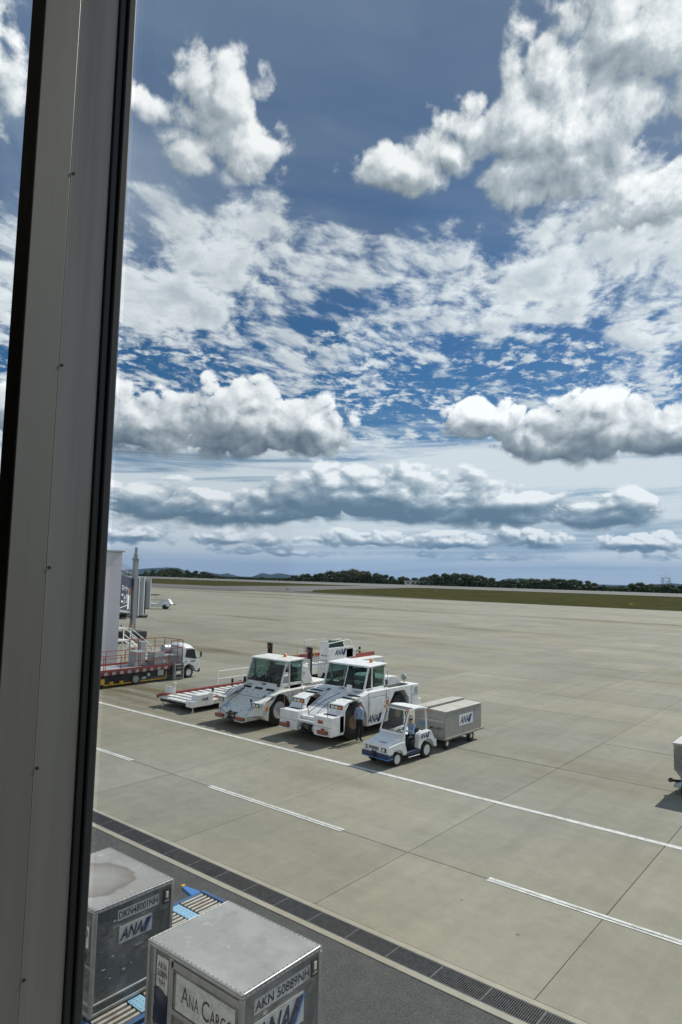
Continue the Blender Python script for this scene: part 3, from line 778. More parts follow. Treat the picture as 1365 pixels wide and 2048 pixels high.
    # headlamps in black housings
    for s in (1, -1):
        if sq:
            bb = MB(); bb.box(s*1.12 - 0.36, s*1.12 + 0.36, 0.775, 0.83, 1.39, 1.56); h = bb.build('headlamp', M['black'], t, bevel=0.008)
            for x, m_ in ((s*1.12 - 0.2, 'lens'), (s*1.12 + 0.01, 'lens'), (s*1.12 + 0.22, 'orange')):
                bb = MB(); bb.box(x - 0.085, x + 0.085, 0.765, 0.79, 1.415, 1.535); bb.build('lens', M[m_], h, bevel=0.005)
        else:
            bb = MB(); bb.hexa([(s*1.24 - 0.22, 0.40, 0.98), (s*1.24 + 0.22, 0.46, 0.98), (s*1.24 + 0.22, 0.9, 0.98), (s*1.24 - 0.22, 0.9, 0.98), (s*1.24 - 0.24, 0.42, 1.20), (s*1.24 + 0.24, 0.48, 1.20), (s*1.24 + 0.24, 1.2, 1.36), (s*1.24 - 0.24, 1.2, 1.36)]); bb.build('lamp_pod', P, t, bevel=0.012)
            bb = MB(); bb.box(s*1.24 - 0.2, s*1.24 + 0.2, 0.385, 0.41, 1.01, 1.17); h = bb.build('headlamp', M['black'], t)
            for x in (-0.1, 0.1):
                bb = MB(); bb.box(s*1.24 + x - 0.08, s*1.24 + x + 0.08, 0.374, 0.39, 1.035, 1.145); bb.build('lens', M['lens'], h)
            bb = MB(); bb.box(s*(W + 0.001) - 0.0, s*(W + 0.02), 0.78, 0.90, 0.82, 1.02); bb.build('side_lamp', M['orange'], t)
    # cab
    c0, c1, cz = (2.65, 4.3, 1.93) if sq else (2.05, 3.62, 1.60)
    if not sq:
        bb = MB(); bb.prism([(1.70, 1.49), (2.02, 1.78), (3.64, 1.78), (3.64, 1.60)], 'x', -1.24, 1.24); bb.build('cowl', P, t, bevel=0.02); cz = 1.78
    rf, rz = (3.02, 3.0) if sq else (2.46, 2.93)
    cw = 1.25
    bb = MB(); bb.prism([(rf - 0.12, rz - 0.02), (rf - 0.06, rz + 0.05), (c1 + 0.06, rz + 0.10), (c1 + 0.10, rz)], 'x', -cw - 0.05, cw + 0.05); bb.build('roof', P, t, bevel=0.025)
    bb = MB()
    for s in (1, -1):
        x = s*(cw - 0.04)
        bb.tube([(x, c0, cz), (x, rf, rz)], 0.048, 6)
        bb.box(x - 0.04, x + 0.04, c1 - 0.09, c1, cz, rz)
        bb.box(x - 0.04, x + 0.04, c0 + 0.55, c0 + 0.63, cz, rz)
        bb.box(x - 0.04, x + 0.04, c0, c1, cz - 0.02, cz + 0.10)
    bb.box(-cw, cw, c0 - 0.03, c0 + 0.05, cz - 0.02, cz + 0.08); bb.box(-cw, cw, c1 - 0.08, c1, cz, cz + 0.14); bb.box(-cw, cw, c1 - 0.08, c1, rz - 0.1, rz)
    if sq: bb.tube([(0.02, c0 + 0.01, cz + 0.05), (0.02, rf - 0.01, rz)], 0.025, 6)
    bb.build('cab_frame', P, t, bevel=0.008)
    bb = MB(); bb.quad((-cw + .06, c0 + .02, cz + .07), (cw - .06, c0 + .02, cz + .07), (cw - .06, rf, rz - .01), (-cw + .06, rf, rz - .01)); bb.build('windscreen', M['cabglass'], t)
    for s in (1, -1):
        x = s*(cw - 0.03); yy = c0 + 0.59
        bb = MB(); bb.quad((x, c0 + .08, cz + .1), (x, yy - .04, cz + .1), (x, yy - .04, rz - .02), (x, rf + .03, rz - .02)); bb.build('quarter_window', M['cabglass'], t)
        bb = MB(); bb.box(x - 0.02 if s < 0 else x - 0.01, x + 0.01 if s < 0 else x + 0.02, yy + 0.05, c1 - 0.1, cz - 0.30, cz + 0.11); d = bb.build('door', P, t, bevel=0.006)
        bb = MB(); bb.quad((x, yy + .05, cz + .12), (x, c1 - .1, cz + .12), (x, c1 - .1, rz - .02), (x, yy + .05, rz - .02)); bb.build('door_window', M['cabglass'], d)
        bb = MB(); bb.box(x + s*0.02, x + s*0.05, c1 - 0.35, c1 - 0.2, cz - 0.08, cz - 0.05); bb.build('door_handle', M['black'], d)
    bb = MB(); bb.quad((-cw + .06, c1 - .03, cz + .14), (cw - .06, c1 - .03, cz + .14), (cw - .06, c1 - .03, rz - .1), (-cw + .06, c1 - .03, rz - .1)); bb.build('rear_window', M['cabglass'], t)
    for x in (-0.62, 0.62):
        bb = MB(); bb.box(x - 0.26, x + 0.26, c1 - 0.85, c1 - 0.35, cz - 0.1, cz + 0.22); bb.hexa([(x - 0.26, c1 - 0.42, cz + 0.15), (x + 0.26, c1 - 0.42, cz + 0.15), (x + 0.26, c1 - 0.3, cz + 0.15), (x - 0.26, c1 - 0.3, cz + 0.15), (x - 0.22, c1 - 0.34, cz + 0.66), (x + 0.22, c1 - 0.34, cz + 0.66), (x + 0.22, c1 - 0.24, cz + 0.66), (x - 0.22, c1 - 0.24, cz + 0.66)]); bb.box(x - 0.13, x + 0.13, c1 - 0.34, c1 - 0.25, cz + 0.68, cz + 0.88)
        bb.build('seat', M['seat'], t, bevel=0.04)
    bb = MB(); bb.hexa([(-cw + .1, c0 + .12, cz), (cw - .1, c0 + .12, cz), (cw - .1, c0 + .5, cz), (-cw + .1, c0 + .5, cz), (-cw + .1, c0 + .16, cz + .12), (cw - .1, c0 + .16, cz + .12), (cw - .1, c0 + .45, cz + .2), (-cw + .1, c0 + .45, cz + .2)]); bb.build('dashboard', M['black'], t)
    bb = MB(); cc_ = Vector((-0.55, c0 + 0.62, cz + 0.34)); bb.tube([cc_ + Vector((0.2*math.cos(a), 0.10*math.sin(a), 0.17*math.sin(a))) for a in (2*PI*k/20 for k in range(21))], 0.016, 6); bb.tube([cc_, cc_ + Vector((0, -0.2, -0.3))], 0.02, 6); bb.build('steering_wheel', M['black'], t)
    for x in ((-0.55, 0.65) if sq else (-0.45, 0.1, 0.55)):
        def W_(u, v): return Vector((x + u, c0 + 0.02 + (rf - c0)*v - 0.035, cz + 0.07 + (rz - cz - .07)*v))
        bb = MB(); bb.tube([W_(0, 0), W_(-0.18, 0.30)], 0.014, 5); bb.tube([W_(-0.42, 0.08), W_(0.06, 0.52)], 0.014, 5); bb.build('wiper', M['black'], t)
    # beacon, mirrors, small plate with the airline mark under the screen
    bx = 0.62 if sq else 0.25
    bb = MB(); bb.lathe([(0.09, 0), (0.09, 0.03), (0.075, 0.05), (0.07, 0.13), (0.04, 0.16), (0.001, 0.16), (0.001, 0)], (bx, c1 - 0.30, rz + 0.085), 'z', 16); bb.build('beacon', M['orange'], t, smooth=True)
    if sq:
        bb = MB(); bb.box(0.60, 0.86, 2.16, 2.22, 1.92, 2.24); bb.tube([(0.73, 2.24, 1.8), (0.73, 2.2, 1.95)], 0.015); bb.build('mirror', M['white'], t, bevel=0.02)
        text('T4057', 0.13, M['ink'], t, (1.02, 2.615, 1.88), '-Y', 0.42, 0.02, rot=(R(62), 0, 0)).location = (0.98, 2.44, 1.905)
        text('T4057', 0.12, M['ink'], t, (W - 0.26, 3.0, 1.9), '+X', 0.38, 0.02).location = (cw + 0.012, 2.98, 1.95)
        ana(t, (-0.05, 2.60, 1.955), '-Y', 0.36, rot=(R(60), 0, 0), plate=M['whiteplate'])
        ana(t, (W + 0.002, 3.12, 0.72), '+X', 1.10)
        bb = MB()
        for k in range(10): bb.box(W + 0.001, W + 0.006, 2.93 + k*0.075, 2.975 + k*0.075, 1.02, 1.24)
        bb.build('vent_grille', M['dark'], t)
        bb = MB(); bb.box(W + 0.001, W + 0.012, 2.72, 3.86, 0.92, 1.62); bb.build('side_hatch', P, t, bevel=0.004)
        # dark grip strips on the bonnet
        for x, y0 in ((-1.12, 1.55), (-1.12, 1.95), (1.12, 1.55), (1.12, 1.95), (-0.98, 2.3)):
            bb = MB(); zt = lambda y: 1.60 + (y - 0.80)*0.16 + 0.006
            bb.quad((x - 0.36, y0, zt(y0)), (x + 0.36, y0, zt(y0)), (x + 0.36, y0 + .2, zt(y0 + .2)), (x - 0.36, y0 + .2, zt(y0 + .2))); bb.build('grip_strip', M['black'], t)
        # engine cover and details on the rear deck
        bb = MB(); bb.prism([(4.5, 1.9), (4.5, 2.28), (4.8, 2.36), (5.7, 2.30), (6.2, 1.92)], 'x', -0.9, 0.95); bb.build('engine_cover', P, t, bevel=0.03)
        bb = MB(); bb.box(0.952, 0.965, 4.62, 4.95, 1.98, 2.22); bb.build('vent_grille', M['dark'], t)
        bb = MB(); bb.box(W + 0.001, W + 0.01, 6.45, 6.75, 1.46, 1.76); bb.build('vent_grille', M['grey'], t)
        bb = MB(); bb.box(0.98, 1.4, 4.45, 6.1, 1.925, 1.94); bb.build('tread_plate', M['black'], t)
        bb = MB(); bb.tube([(1.2, 6.0, 1.9), (1.2, 6.0, 2.1)], 0.02); bb.lathe([(0.15, 0), (0.15, 0.08), (0.12, 0.12), (0.001, 0.14), (0.001, 0)], (1.2, 5.95, 2.25), 'y', 16); bb.build('work_lamp', M['grey'], t, smooth=True)
        bb = MB(); bb.box(-1.2, 1.2, 6.82, 7.25, 0.5, 1.25); bb.box(0.7, 1.25, 7.0, 7.5, 0.6, 1.05); bb.box(0.9, 1.15, 6.86, 7.1, 1.25, 1.5); bb.build('rear_bumper', P, t, bevel=0.02)
        bb = MB(); bb.box(W - 0.02, W + 0.03, 4.02, 4.16, 1.26, 1.42); bb.build('side_lamp', M['orange'], t)
        for x in (-1.3, 1.28):
            bb = MB(); bb.tube([(x, 0.03, 1.16), (x, 0.03, 1.75)], 0.016, 6); bb.build('marker_rod', M['rust'], t)
        bb = MB(); bb.tube([(-0.35, 0.55, 1.03), (0.15, 1.2, 1.62), (0.45, 1.9, 1.88)], 0.014, 6); bb.tube([(-0.5, 0.3, 1.2), (-0.42, 0.25, 1.5), (-0.15, 0.3, 1.45), (0.1, 0.2, 1.05)], 0.012, 6); bb.tube([(0.45, 0.3, 1.2), (0.62, 0.9, 1.62)], 0.014, 6); bb.build('hose', M['black'], t)
        bb = MB(); bb.box(-0.02, 0.26, -0.012, 0.0, 0.86, 1.0); bb.build('number_plate', M['rust'], t, loc=(0.78, 0, 0))
    else:
        bb = MB(); bb.box(1.02, 1.2, 1.98, 2.06, 1.72, 2.02); bb.tube([(1.1, 2.05, 1.75), (1.05, 2.1, 1.7)], 0.02); bb.build('mirror', M['mirror'], t, bevel=0.03)
        bb = MB(); bb.box(-1.28, -1.16, 1.9, 1.98, 1.72, 2.0); bb.tube([(-1.2, 2.0, 1.76), (-1.15, 2.1, 1.7)], 0.02); bb.build('mirror', M['mirror'], t, bevel=0.03)
        text('T3948', 0.11, M['ink'], t, (cw + 0.006, 2.42, 1.68), '+X', 0.34, 0.02)
        ana(t, (0.1, 1.98, 1.78), '-Y', 0.34, rot=(R(45), 0, 0))
        text('KOMATSU', 0.08, M['ink'], t, (-0.78, 1.90, 1.70), '-Y', 0.42, 0.02, rot=(R(45), 0, 0))
        sl = math.atan2(0.88, 1.72)
        for x, s_ in ((-0.80, '23'), (0.80, '23')):
            text(s_, 0.26, M['sky_ink'], t, (x, 0.52, 0.885), '+Z', 0.30, 0.03, rot=(sl, 0, 0)).location = (x, 0.50, 0.60 + 0.5*0.5116 + 0.006)
        for x in (-0.3, 0.28):
            bb = MB(); bb.hexa([(x - .2, .72, .975), (x + .2, .72, .975), (x + .2, 1.1, 1.17), (x - .2, 1.1, 1.17), (x - .2, .72, .985), (x + .2, .72, .985), (x + .2, 1.1, 1.18), (x - .2, 1.1, 1.18)]); bb.build('hood_hatch', M['oldwhite'] if x > 0 else M['cream'], t)
        for x0 in (-1.1, -0.3, 0.5):
            bb = MB(); bb.quad((x0, 1.74, 1.54), (x0 + 0.55, 1.74, 1.54), (x0 + 0.55, 1.84, 1.63), (x0, 1.84, 1.63)); bb.build('cowl_vent', M['black'], t)
        for x, y, in ((-0.7, 0.35), (0.35, 0.3), (-0.55, 1.5), (0.3, 1.45)):
            z_ = 0.60 + y*0.5116
            bb = MB(); bb.cyl((x, y, z_), (x, y, z_ + 0.02), 0.03, n=8); bb.build('bolt', M['black'], t)
        bb = MB(); bb.tube([(0.75, 0.62, 0.95), (0.75, 0.55, 1.2)], 0.02); bb.lathe([(0.05, 0), (0.05, 0.1), (0.001, 0.1), (0.001, 0)], (0.75, 0.55, 1.2), 'z', 10); bb.build('spot_lamp', M['black'], t)
        bb = MB(); bb.prism([(3.75, 1.6), (3.75, 2.50), (4.1, 2.56), (4.55, 2.46), (5.0, 1.62)], 'x', -0.9, 0.75); bb.build('engine_cover', P, t, bevel=0.03)
        bb = MB(); bb.box(0.752, 0.76, 4.1, 4.3, 2.08, 2.22); bb.build('vent_grille', M['grey'], t)
        for k in range(9):
            bb = MB(); bb.box(0.82, 1.45, 3.8 + k*0.26, 3.92 + k*0.26, 1.622, 1.635); bb.build('grip_strip', M['black'], t)
        bb = MB(); bb.tube([(1.38, 3.5, 1.6), (1.62, 3.2, 1.55)], 0.05); bb.build('fuel_filler', P, t)
        bb = MB(); bb.box(0.5, 0.92, -0.03, 0.0, 0.40, 0.56); bb.build('number_plate', M['cream'], t)
    # panel gaps and handholds
    def seam(*pts):
        q = MB(); q.tube(pts, 0.007, 4); q.build('panel_gap', M['dark'], t)
    if sq:
        e = W + 0.003
        seam((e, 2.62, 0.46), (e, 2.62, 1.92)); seam((e, 4.02, 0.46), (e, 4.02, 1.92)); seam((e, 6.2, 0.76), (e, 6.2, 1.88)); seam((e, 2.62, 1.68), (e, 4.02, 1.68)); seam((e, 6.2, 1.40), (e, 6.85, 1.40))
        seam((-0.6, 0.62, 1.045), (-0.6, 2.2, 1.75)); seam((0.6, 0.62, 1.045), (0.6, 2.2, 1.75)); seam((-0.6, 1.3, 1.35), (0.6, 1.3, 1.35)); seam((-1.53, -0.003, 0.78), (-0.46, -0.003, 0.78)); seam((0.52, -0.003, 0.74), (1.53, -0.003, 0.74))
        for y in (1.2, 2.5):
            q = MB(); q.tube([(e, 4.1, y*0.5), (e + 0.06, 4.1, y*0.5), (e + 0.06, 4.1, y*0.5 + 0.3), (e, 4.1, y*0.5 + 0.3)], 0.014, 5); q.build('grab_handle', M['black'], t)
        q = MB(); q.tube([(cw + .05, c1 + .02, 1.95), (cw + .12, c1 + .02, 2.0), (cw + .12, c1 + .02, 2.75), (cw + .05, c1 + .02, 2.8)], 0.016, 5); q.build('grab_handle', M['steel'], t)
        for x in (-1.0, 1.05):
            q = MB(); q.box(x - 0.1, x + 0.1, -0.012, 0, 0.60, 0.68); q.build('tie_plate', M['rust'], t)
    else:
        e = W + 0.003
        seam((e, 2.6, 0.44), (e, 2.6, 1.58)); seam((e, 3.85, 0.44), (e, 3.85, 1.58)); seam((e, 2.6, 1.2), (e, 3.85, 1.2))
        seam((-0.97, 0.02, 0.62), (-0.97, 1.70, 1.48)); seam((0.97, 0.02, 0.62), (0.97, 1.70, 1.48)); seam((-0.97, 1.25, 1.252), (0.97, 1.25, 1.252))
        q = MB(); q.box(e, e + 0.008, 2.8, 3.3, 0.7, 0.95); q.build('vent_grille', M['grey'], t)
        q = MB(); q.tube([(-0.75, -0.03, 0.55), (-0.6, -0.1, 0.8), (-0.4, -0.06, 0.66), (-0.2, -0.05, 0.5)], 0.014, 5); q.build('hose', M['black'], t)
    return t


tow_tractor('tow_tractor', 'white tow tractor with box bumpers and tan wheel rims, marked T4057, beside the walking person', (-20.07, 22.42, 0), 'square')
tow_tractor('tow_tractor', 'worn white tow tractor with sloping wedge bonnet and grey wheel rims, marked T3948', (-24.32, 21.93, 0), 'wedge')

# ---------------------------------------------------------------- small baggage tug
def tug():
    t = thing('baggage_tug', 'small white open baggage tug with navy bumper, driven towards the solid white line', 'baggage tug', (-15.52, 21.42, 0), R(-5))
    P = M['white']; W = 0.66
    bb = MB()   # bonnet, wings and cowl
    bb.prism([(0.06, 0.42), (0.06, 0.80), (0.12, 0.84), (0.95, 1.06), (0.98, 0.40), (0.90, 0.36)], 'x', -W + 0.13, W - 0.13)
    for s in (1, -1):
        bb.prism([(0.06, 0.42), (0.06, 0.76), (0.12, 0.79), (0.80, 0.86), (1.02, 0.82), (1.18, 0.36), (0.98, 0.34), (0.88, 0.50), (0.74, 0.60), (0.42, 0.60), (0.30, 0.50), (0.24, 0.42)], 'x', s*(W - 0.135), s*W)
    bb.build('body', P, t, bevel=0.015)
    bb = MB(); bb.prism([(0.93, 0.95), (1.02, 1.08), (1.10, 1.08), (1.10, 0.40), (0.93, 0.40)], 'x', -W + 0.05, W - 0.05); bb.build('dashboard', P, t, bevel=0.01)
    bb = MB(); bb.box(-0.36, 0.14, 0.045, 0.062, 0.60, 0.72)
    bb.build('grille', M['grey'], t)
    bb = MB()
    for k in range(4): bb.box(-0.35, 0.13, 0.04, 0.047, 0.612 + k*0.027, 0.622 + k*0.027)
    bb.build('grille_slat', M['dark'], t)
    for x in (-0.50, 0.40):
        bb = MB(); bb.box(x - 0.12 if x > 0 else x - 0.06, x + 0.12 if x > 0 else x + 0.06, 0.04, 0.065, 0.56, 0.72); h = bb.build('headlamp', M['black'], t, bevel=0.01)
        bb = MB(); bb.box(x - 0.07 if x > 0 else x - 0.03, x + 0.05 if x > 0 else x + 0.03, 0.032, 0.045, 0.58, 0.70); bb.build('lens', M['lens'], h)
    bb = MB(); bb.box(-W, W, -0.03, 0.30, 0.36, 0.50); bb.box(-W, W, 0.0, 0.28, 0.29, 0.36); bb.build('bumper', M['navy'], t, bevel=0.015)
    bb = MB(); bb.box(-W - 0.003, W + 0.003, -0.035, 0.30, 0.305, 0.345); bb.build('bumper_stripe', M['blue'], t)
    bb = MB(); bb.box(-0.12, 0.06, -0.14, 0.0, 0.38, 0.42); bb.box(-0.12, 0.06, -0.14, 0.0, 0.52, 0.56); bb.cyl((-0.03, -0.09, 0.32), (-0.03, -0.09, 0.64), 0.022); bb.build('hitch', M['dark'], t)
    text('TT2380', 0.085, M['ink'], t, (0.12, 0.34, 0.905), '+Z', 0.40, 0.02, rot=(R(14.9), 0, 0)).location = (0.16, 0.25, 0.8825)
    # windscreen frame, posts and roof
    def fr(v, x): return Vector((x, 0.98 + 0.36*v, 1.06 + 0.92*v))
    bb = MB()
    for s in (1, -1):
        bb.hexa([fr(0, s*(W - 0.02)), fr(0, s*(W - 0.10)), fr(0, s*(W - 0.10)) + Vector((0, .05, 0)), fr(0, s*(W - 0.02)) + Vector((0, .05, 0)), fr(1, s*(W - 0.06)), fr(1, s*(W - 0.13)), fr(1, s*(W - 0.13)) + Vector((0, .05, 0)), fr(1, s*(W - 0.06)) + Vector((0, .05, 0))])
        bb.tube([(s*(W - 0.09), 2.52, 1.0), (s*(W - 0.10), 2.44, 1.94)], 0.032, 8)
    bb.hexa([fr(0, -W + .05), fr(0, W - .05), fr(0, W - .05) + Vector((0, .05, 0)), fr(0, -W + .05) + Vector((0, .05, 0)), fr(.12, -W + .05), fr(.12, W - .05), fr(.12, W - .05) + Vector((0, .05, 0)), fr(.12, -W + .05) + Vector((0, .05, 0))])
    bb.build('windscreen_frame', P, t, bevel=0.008)
    bb = MB(); bb.quad(fr(.12, -W + .12) + Vector((0, .02, 0)), fr(.12, W - .12) + Vector((0, .02, 0)), fr(1, W - .12) + Vector((0, .02, 0)), fr(1, -W + .12) + Vector((0, .02, 0))); bb.build('windscreen', M['clearglass'], t)
    bb = MB(); k_ = Vector((0, -.004, 0))
    for a, b_ in ((fr(.12, -W + .13), fr(.12, W - .13)), (fr(.12, W - .13), fr(.98, W - .13)), (fr(.98, W - .13), fr(.98, -W + .13)), (fr(.98, -W + .13), fr(.12, -W + .13))): bb.tube([a + k_, b_ + k_], 0.013, 5)
    bb.build('screen_seal', M['black'], t)
    bb = MB(); bb.prism([(1.28, 1.96), (1.30, 2.02), (1.9, 2.06), (2.52, 1.98), (2.52, 1.92), (1.9, 1.99)], 'x', -W + 0.03, W - 0.03); bb.build('roof', P, t, bevel=0.012)
    bb = MB(); bb.hexa([(-W + .05, 1.305, 2.026), (W - .05, 1.305, 2.026), (W - .05, 1.60, 2.046), (-W + .05, 1.60, 2.046), (-W + .05, 1.305, 2.031), (W - .05, 1.305, 2.031), (W - .05, 1.60, 2.051), (-W + .05, 1.60, 2.051)]); bb.build('roof_visor_band', M['dark'], t)
    for x in (-W + 0.06, W - 0.08):
        bb = MB(); bb.lathe([(0.045, 0), (0.045, 0.05), (0.025, 0.075), (0.001, 0.075), (0.001, 0)], (x, 1.27, 1.955), 'z', 12); bb.build('indicator_lamp', M['orange'], t)
    bb = MB(); bb.box(W - 0.07, W - 0.03, 2.44, 2.50, 1.78, 1.90); bb.build('indicator_lamp', M['orange'], t)
    # floor, rear wings with engine, seat
    bb = MB(); bb.box(-W + 0.02, W - 0.02, 1.05, 2.0, 0.34, 0.40); bb.build('floor', M['grey'], t)
    bb = MB()
    for s in (1, -1): bb.prism([(1.10, 0.30), (1.12, 0.42), (1.95, 0.46), (2.02, 0.30)], 'x', s*(W - 0.10), s*(W + 0.003))
    bb.build('sill', M['navy'], t, bevel=0.01)
    bb = MB()
    for s in (1, -1): bb.tube([(s*(W + 0.05), 1.18, 0.24), (s*(W + 0.05), 1.9, 0.24)], 0.018, 6)
    bb.build('side_step', M['steel'], t)
    bb = MB()
    for s in (1, -1):
        bb.prism([(1.88, 0.46), (1.92, 0.98), (2.02, 1.03), (2.62, 1.07), (2.74, 1.02), (2.92, 0.72), (3.08, 0.62), (3.10, 0.36), (2.96, 0.36), (2.86, 0.56), (2.70, 0.70), (2.46, 0.76), (2.22, 0.70), (2.06, 0.56), (2.0, 0.40)], 'x', s*(W - 0.22), s*W)
    bb.box(-W + 0.2, W - 0.2, 2.05, 3.05, 0.42, 0.86)
    bb.build('rear_wing', P, t, bevel=0.015)
    ana(t, (W + 0.002, 2.30, 0.895), '+X', 0.62)
    bb = MB(); bb.box(0.02, 0.46, 1.72, 2.12, 0.62, 0.74); bb.hexa([(0.04, 2.08, 0.74), (0.44, 2.08, 0.74), (0.44, 2.18, 0.74), (0.04, 2.18, 0.74), (0.06, 2.16, 1.18), (0.42, 2.16, 1.18), (0.42, 2.24, 1.18), (0.06, 2.24, 1.18)]); bb.build('seat', M['seat'], t, bevel=0.03)
    bb = MB(); bb.box(0.06, 0.42, 1.76, 2.1, 0.40, 0.62); bb.build('seat_base', M['dark'], t)
    bb = MB(); bb.box(-0.52, -0.1, 1.3, 2.0, 0.40, 0.60); bb.build('gear_box', M['cream'], t, bevel=0.02)
    bb = MB(); cc_ = Vector((0.22, 1.30, 1.13))
    bb.tube([cc_ + Vector((0.19*math.cos(a), 0.11*math.sin(a), 0.15*math.sin(a))) for a in (2*PI*k/20 for k in range(21))], 0.013, 6); bb.tube([cc_ + Vector((-0.19, 0, 0)), cc_ + Vector((0.19, 0, 0))], 0.01, 5); bb.tube([cc_, (0.22, 1.08, 0.95)], 0.02, 6); bb.build('steering_wheel', M['black'], t)
    bb = MB(); bb.box(-0.56, 0.56, 0.3, 2.9, 0.26, 0.42); bb.cyl((-0.5, 0.58, 0.26), (0.5, 0.58, 0.26), 0.04); bb.cyl((-0.5, 2.46, 0.31), (0.5, 2.46, 0.31), 0.05); bb.build('chassis', M['black'], t)
    for s in (1, -1):
        wheel(t, s*0.555, 0.58, 0.262, 0.19, M['rim'], s, 8, 0.66); wheel(t, s*0.54, 2.46, 0.315, 0.22, M['rim'], s, 6, 0.64)
    bb = MB(); bb.box(-0.1, 0.1, 3.04, 3.2, 0.40, 0.52); bb.build('rear_hitch', M['dark'], t)
    return t


tug()

# ---------------------------------------------------------------- baggage cart towed behind it
t = thing('baggage_cart', 'closed grey four-wheel baggage cart with a white logo panel, behind the small tug', 'baggage cart', (-15.42, 25.22, 0), R(-1.5))
M['cartgrey'] = mat('grey_cart_panel', (0.33, 0.325, 0.305), 0.6, var=0.10, scale=4, dirt=(0.22, 0.21, 0.18), dirt_amt=0.5, dirt_scale=3)
M['cartroof'] = mat('pale_cart_roof', (0.45, 0.44, 0.40), 0.6, var=0.10, scale=3, dirt=(0.28, 0.27, 0.23), dirt_amt=0.5, dirt_scale=2)
for k in range(2):
    y0, y1 = 0.03 + k*1.54, 1.545 + k*1.54
    bb = MB(); bb.box(0.74, 0.78, y0, y1, 0.50, 1.575); bb.build('side_panel', M['cartgrey'], t, bevel=0.008)
    bb = MB(); bb.hexa([(-0.10, y0, 1.575), (0.80, y0, 1.575), (0.80, y1, 1.575), (-0.10, y1, 1.575), (-0.10, y0, 1.625), (0.80, y0, 1.60), (0.80, y1, 1.60), (-0.10, y1, 1.625)]); bb.build('roof_panel', M['cartroof'], t, bevel=0.006)
    bb = MB(); bb.hexa([(-0.80, y0, 1.62), (-0.10, y0, 1.64), (-0.10, y1, 1.64), (-0.80, y1, 1.62), (-0.80, y0, 1.66), (-0.06, y0, 1.72), (-0.06, y1, 1.72), (-0.80, y1, 1.66)]); bb.build('roof_panel', M['cartroof'], t, bevel=0.006)
    bb = MB(); bb.box(-0.78, -0.74, y0, y1, 0.50, 1.62); bb.build('side_panel', M['cartgrey'], t, bevel=0.008)
for y in (0.03, 3.06):
    for x0, x1, zt in ((-0.74, -0.005, 1.62), (0.005, 0.74, 1.575)):
        bb = MB(); bb.box(x0, x1, y, y + 0.03, 0.50, zt); bb.build('end_panel', M['cartgrey'], t, bevel=0.006)
bb = MB(); bb.box(-0.5, 0.72, 0.0, 0.03, 1.12, 1.20); bb.build('end_bar', M['steel'], t, bevel=0.006)
bb = MB(); bb.box(-0.80, 0.82, -0.04, 3.28, 0.42, 0.50); bb.build('deck', mat('worn_cart_deck', (0.30, 0.28, 0.23), 0.7, var=0.2, dirt=(0.12, 0.11, 0.09), dirt_amt=0.6, dirt_scale=4), t, bevel=0.008)
bb = MB(); bb.box(-0.55, 0.55, 0.1, 3.1, 0.30, 0.42); bb.cyl((-0.6, 0.34, 0.24), (0.6, 0.34, 0.24), 0.03); bb.cyl((-0.6, 2.36, 0.24), (0.6, 2.36, 0.24), 0.03); bb.build('chassis', M['black'], t)
for s in (1, -1):
    for y in (0.34, 2.36): wheel(t, s*0.62, y, 0.235, 0.15, M['rim'], s, 5, 0.42)
bb = MB(); bb.tube([(0, 0.1, 0.34), (0, -0.62, 0.42)], 0.035); bb.tube([(-0.3, 0.1, 0.34), (0, -0.3, 0.38), (0.3, 0.1, 0.34)], 0.028); bb.build('tow_bar', M['dark'], t)
ana(t, (0.782, 1.72, 1.08), '+X', 1.02, plate=M['whiteplate'])
text('MC-1073', 0.10, M['ink'], t, (0.32, 0.024, 0.86), '-Y', 0.62, 0.02)
text('ANA', 0.14, M['sky_ink'], t, (-0.42, 0.024, 0.96), '-Y', 0.36, 0.04, 0.3)

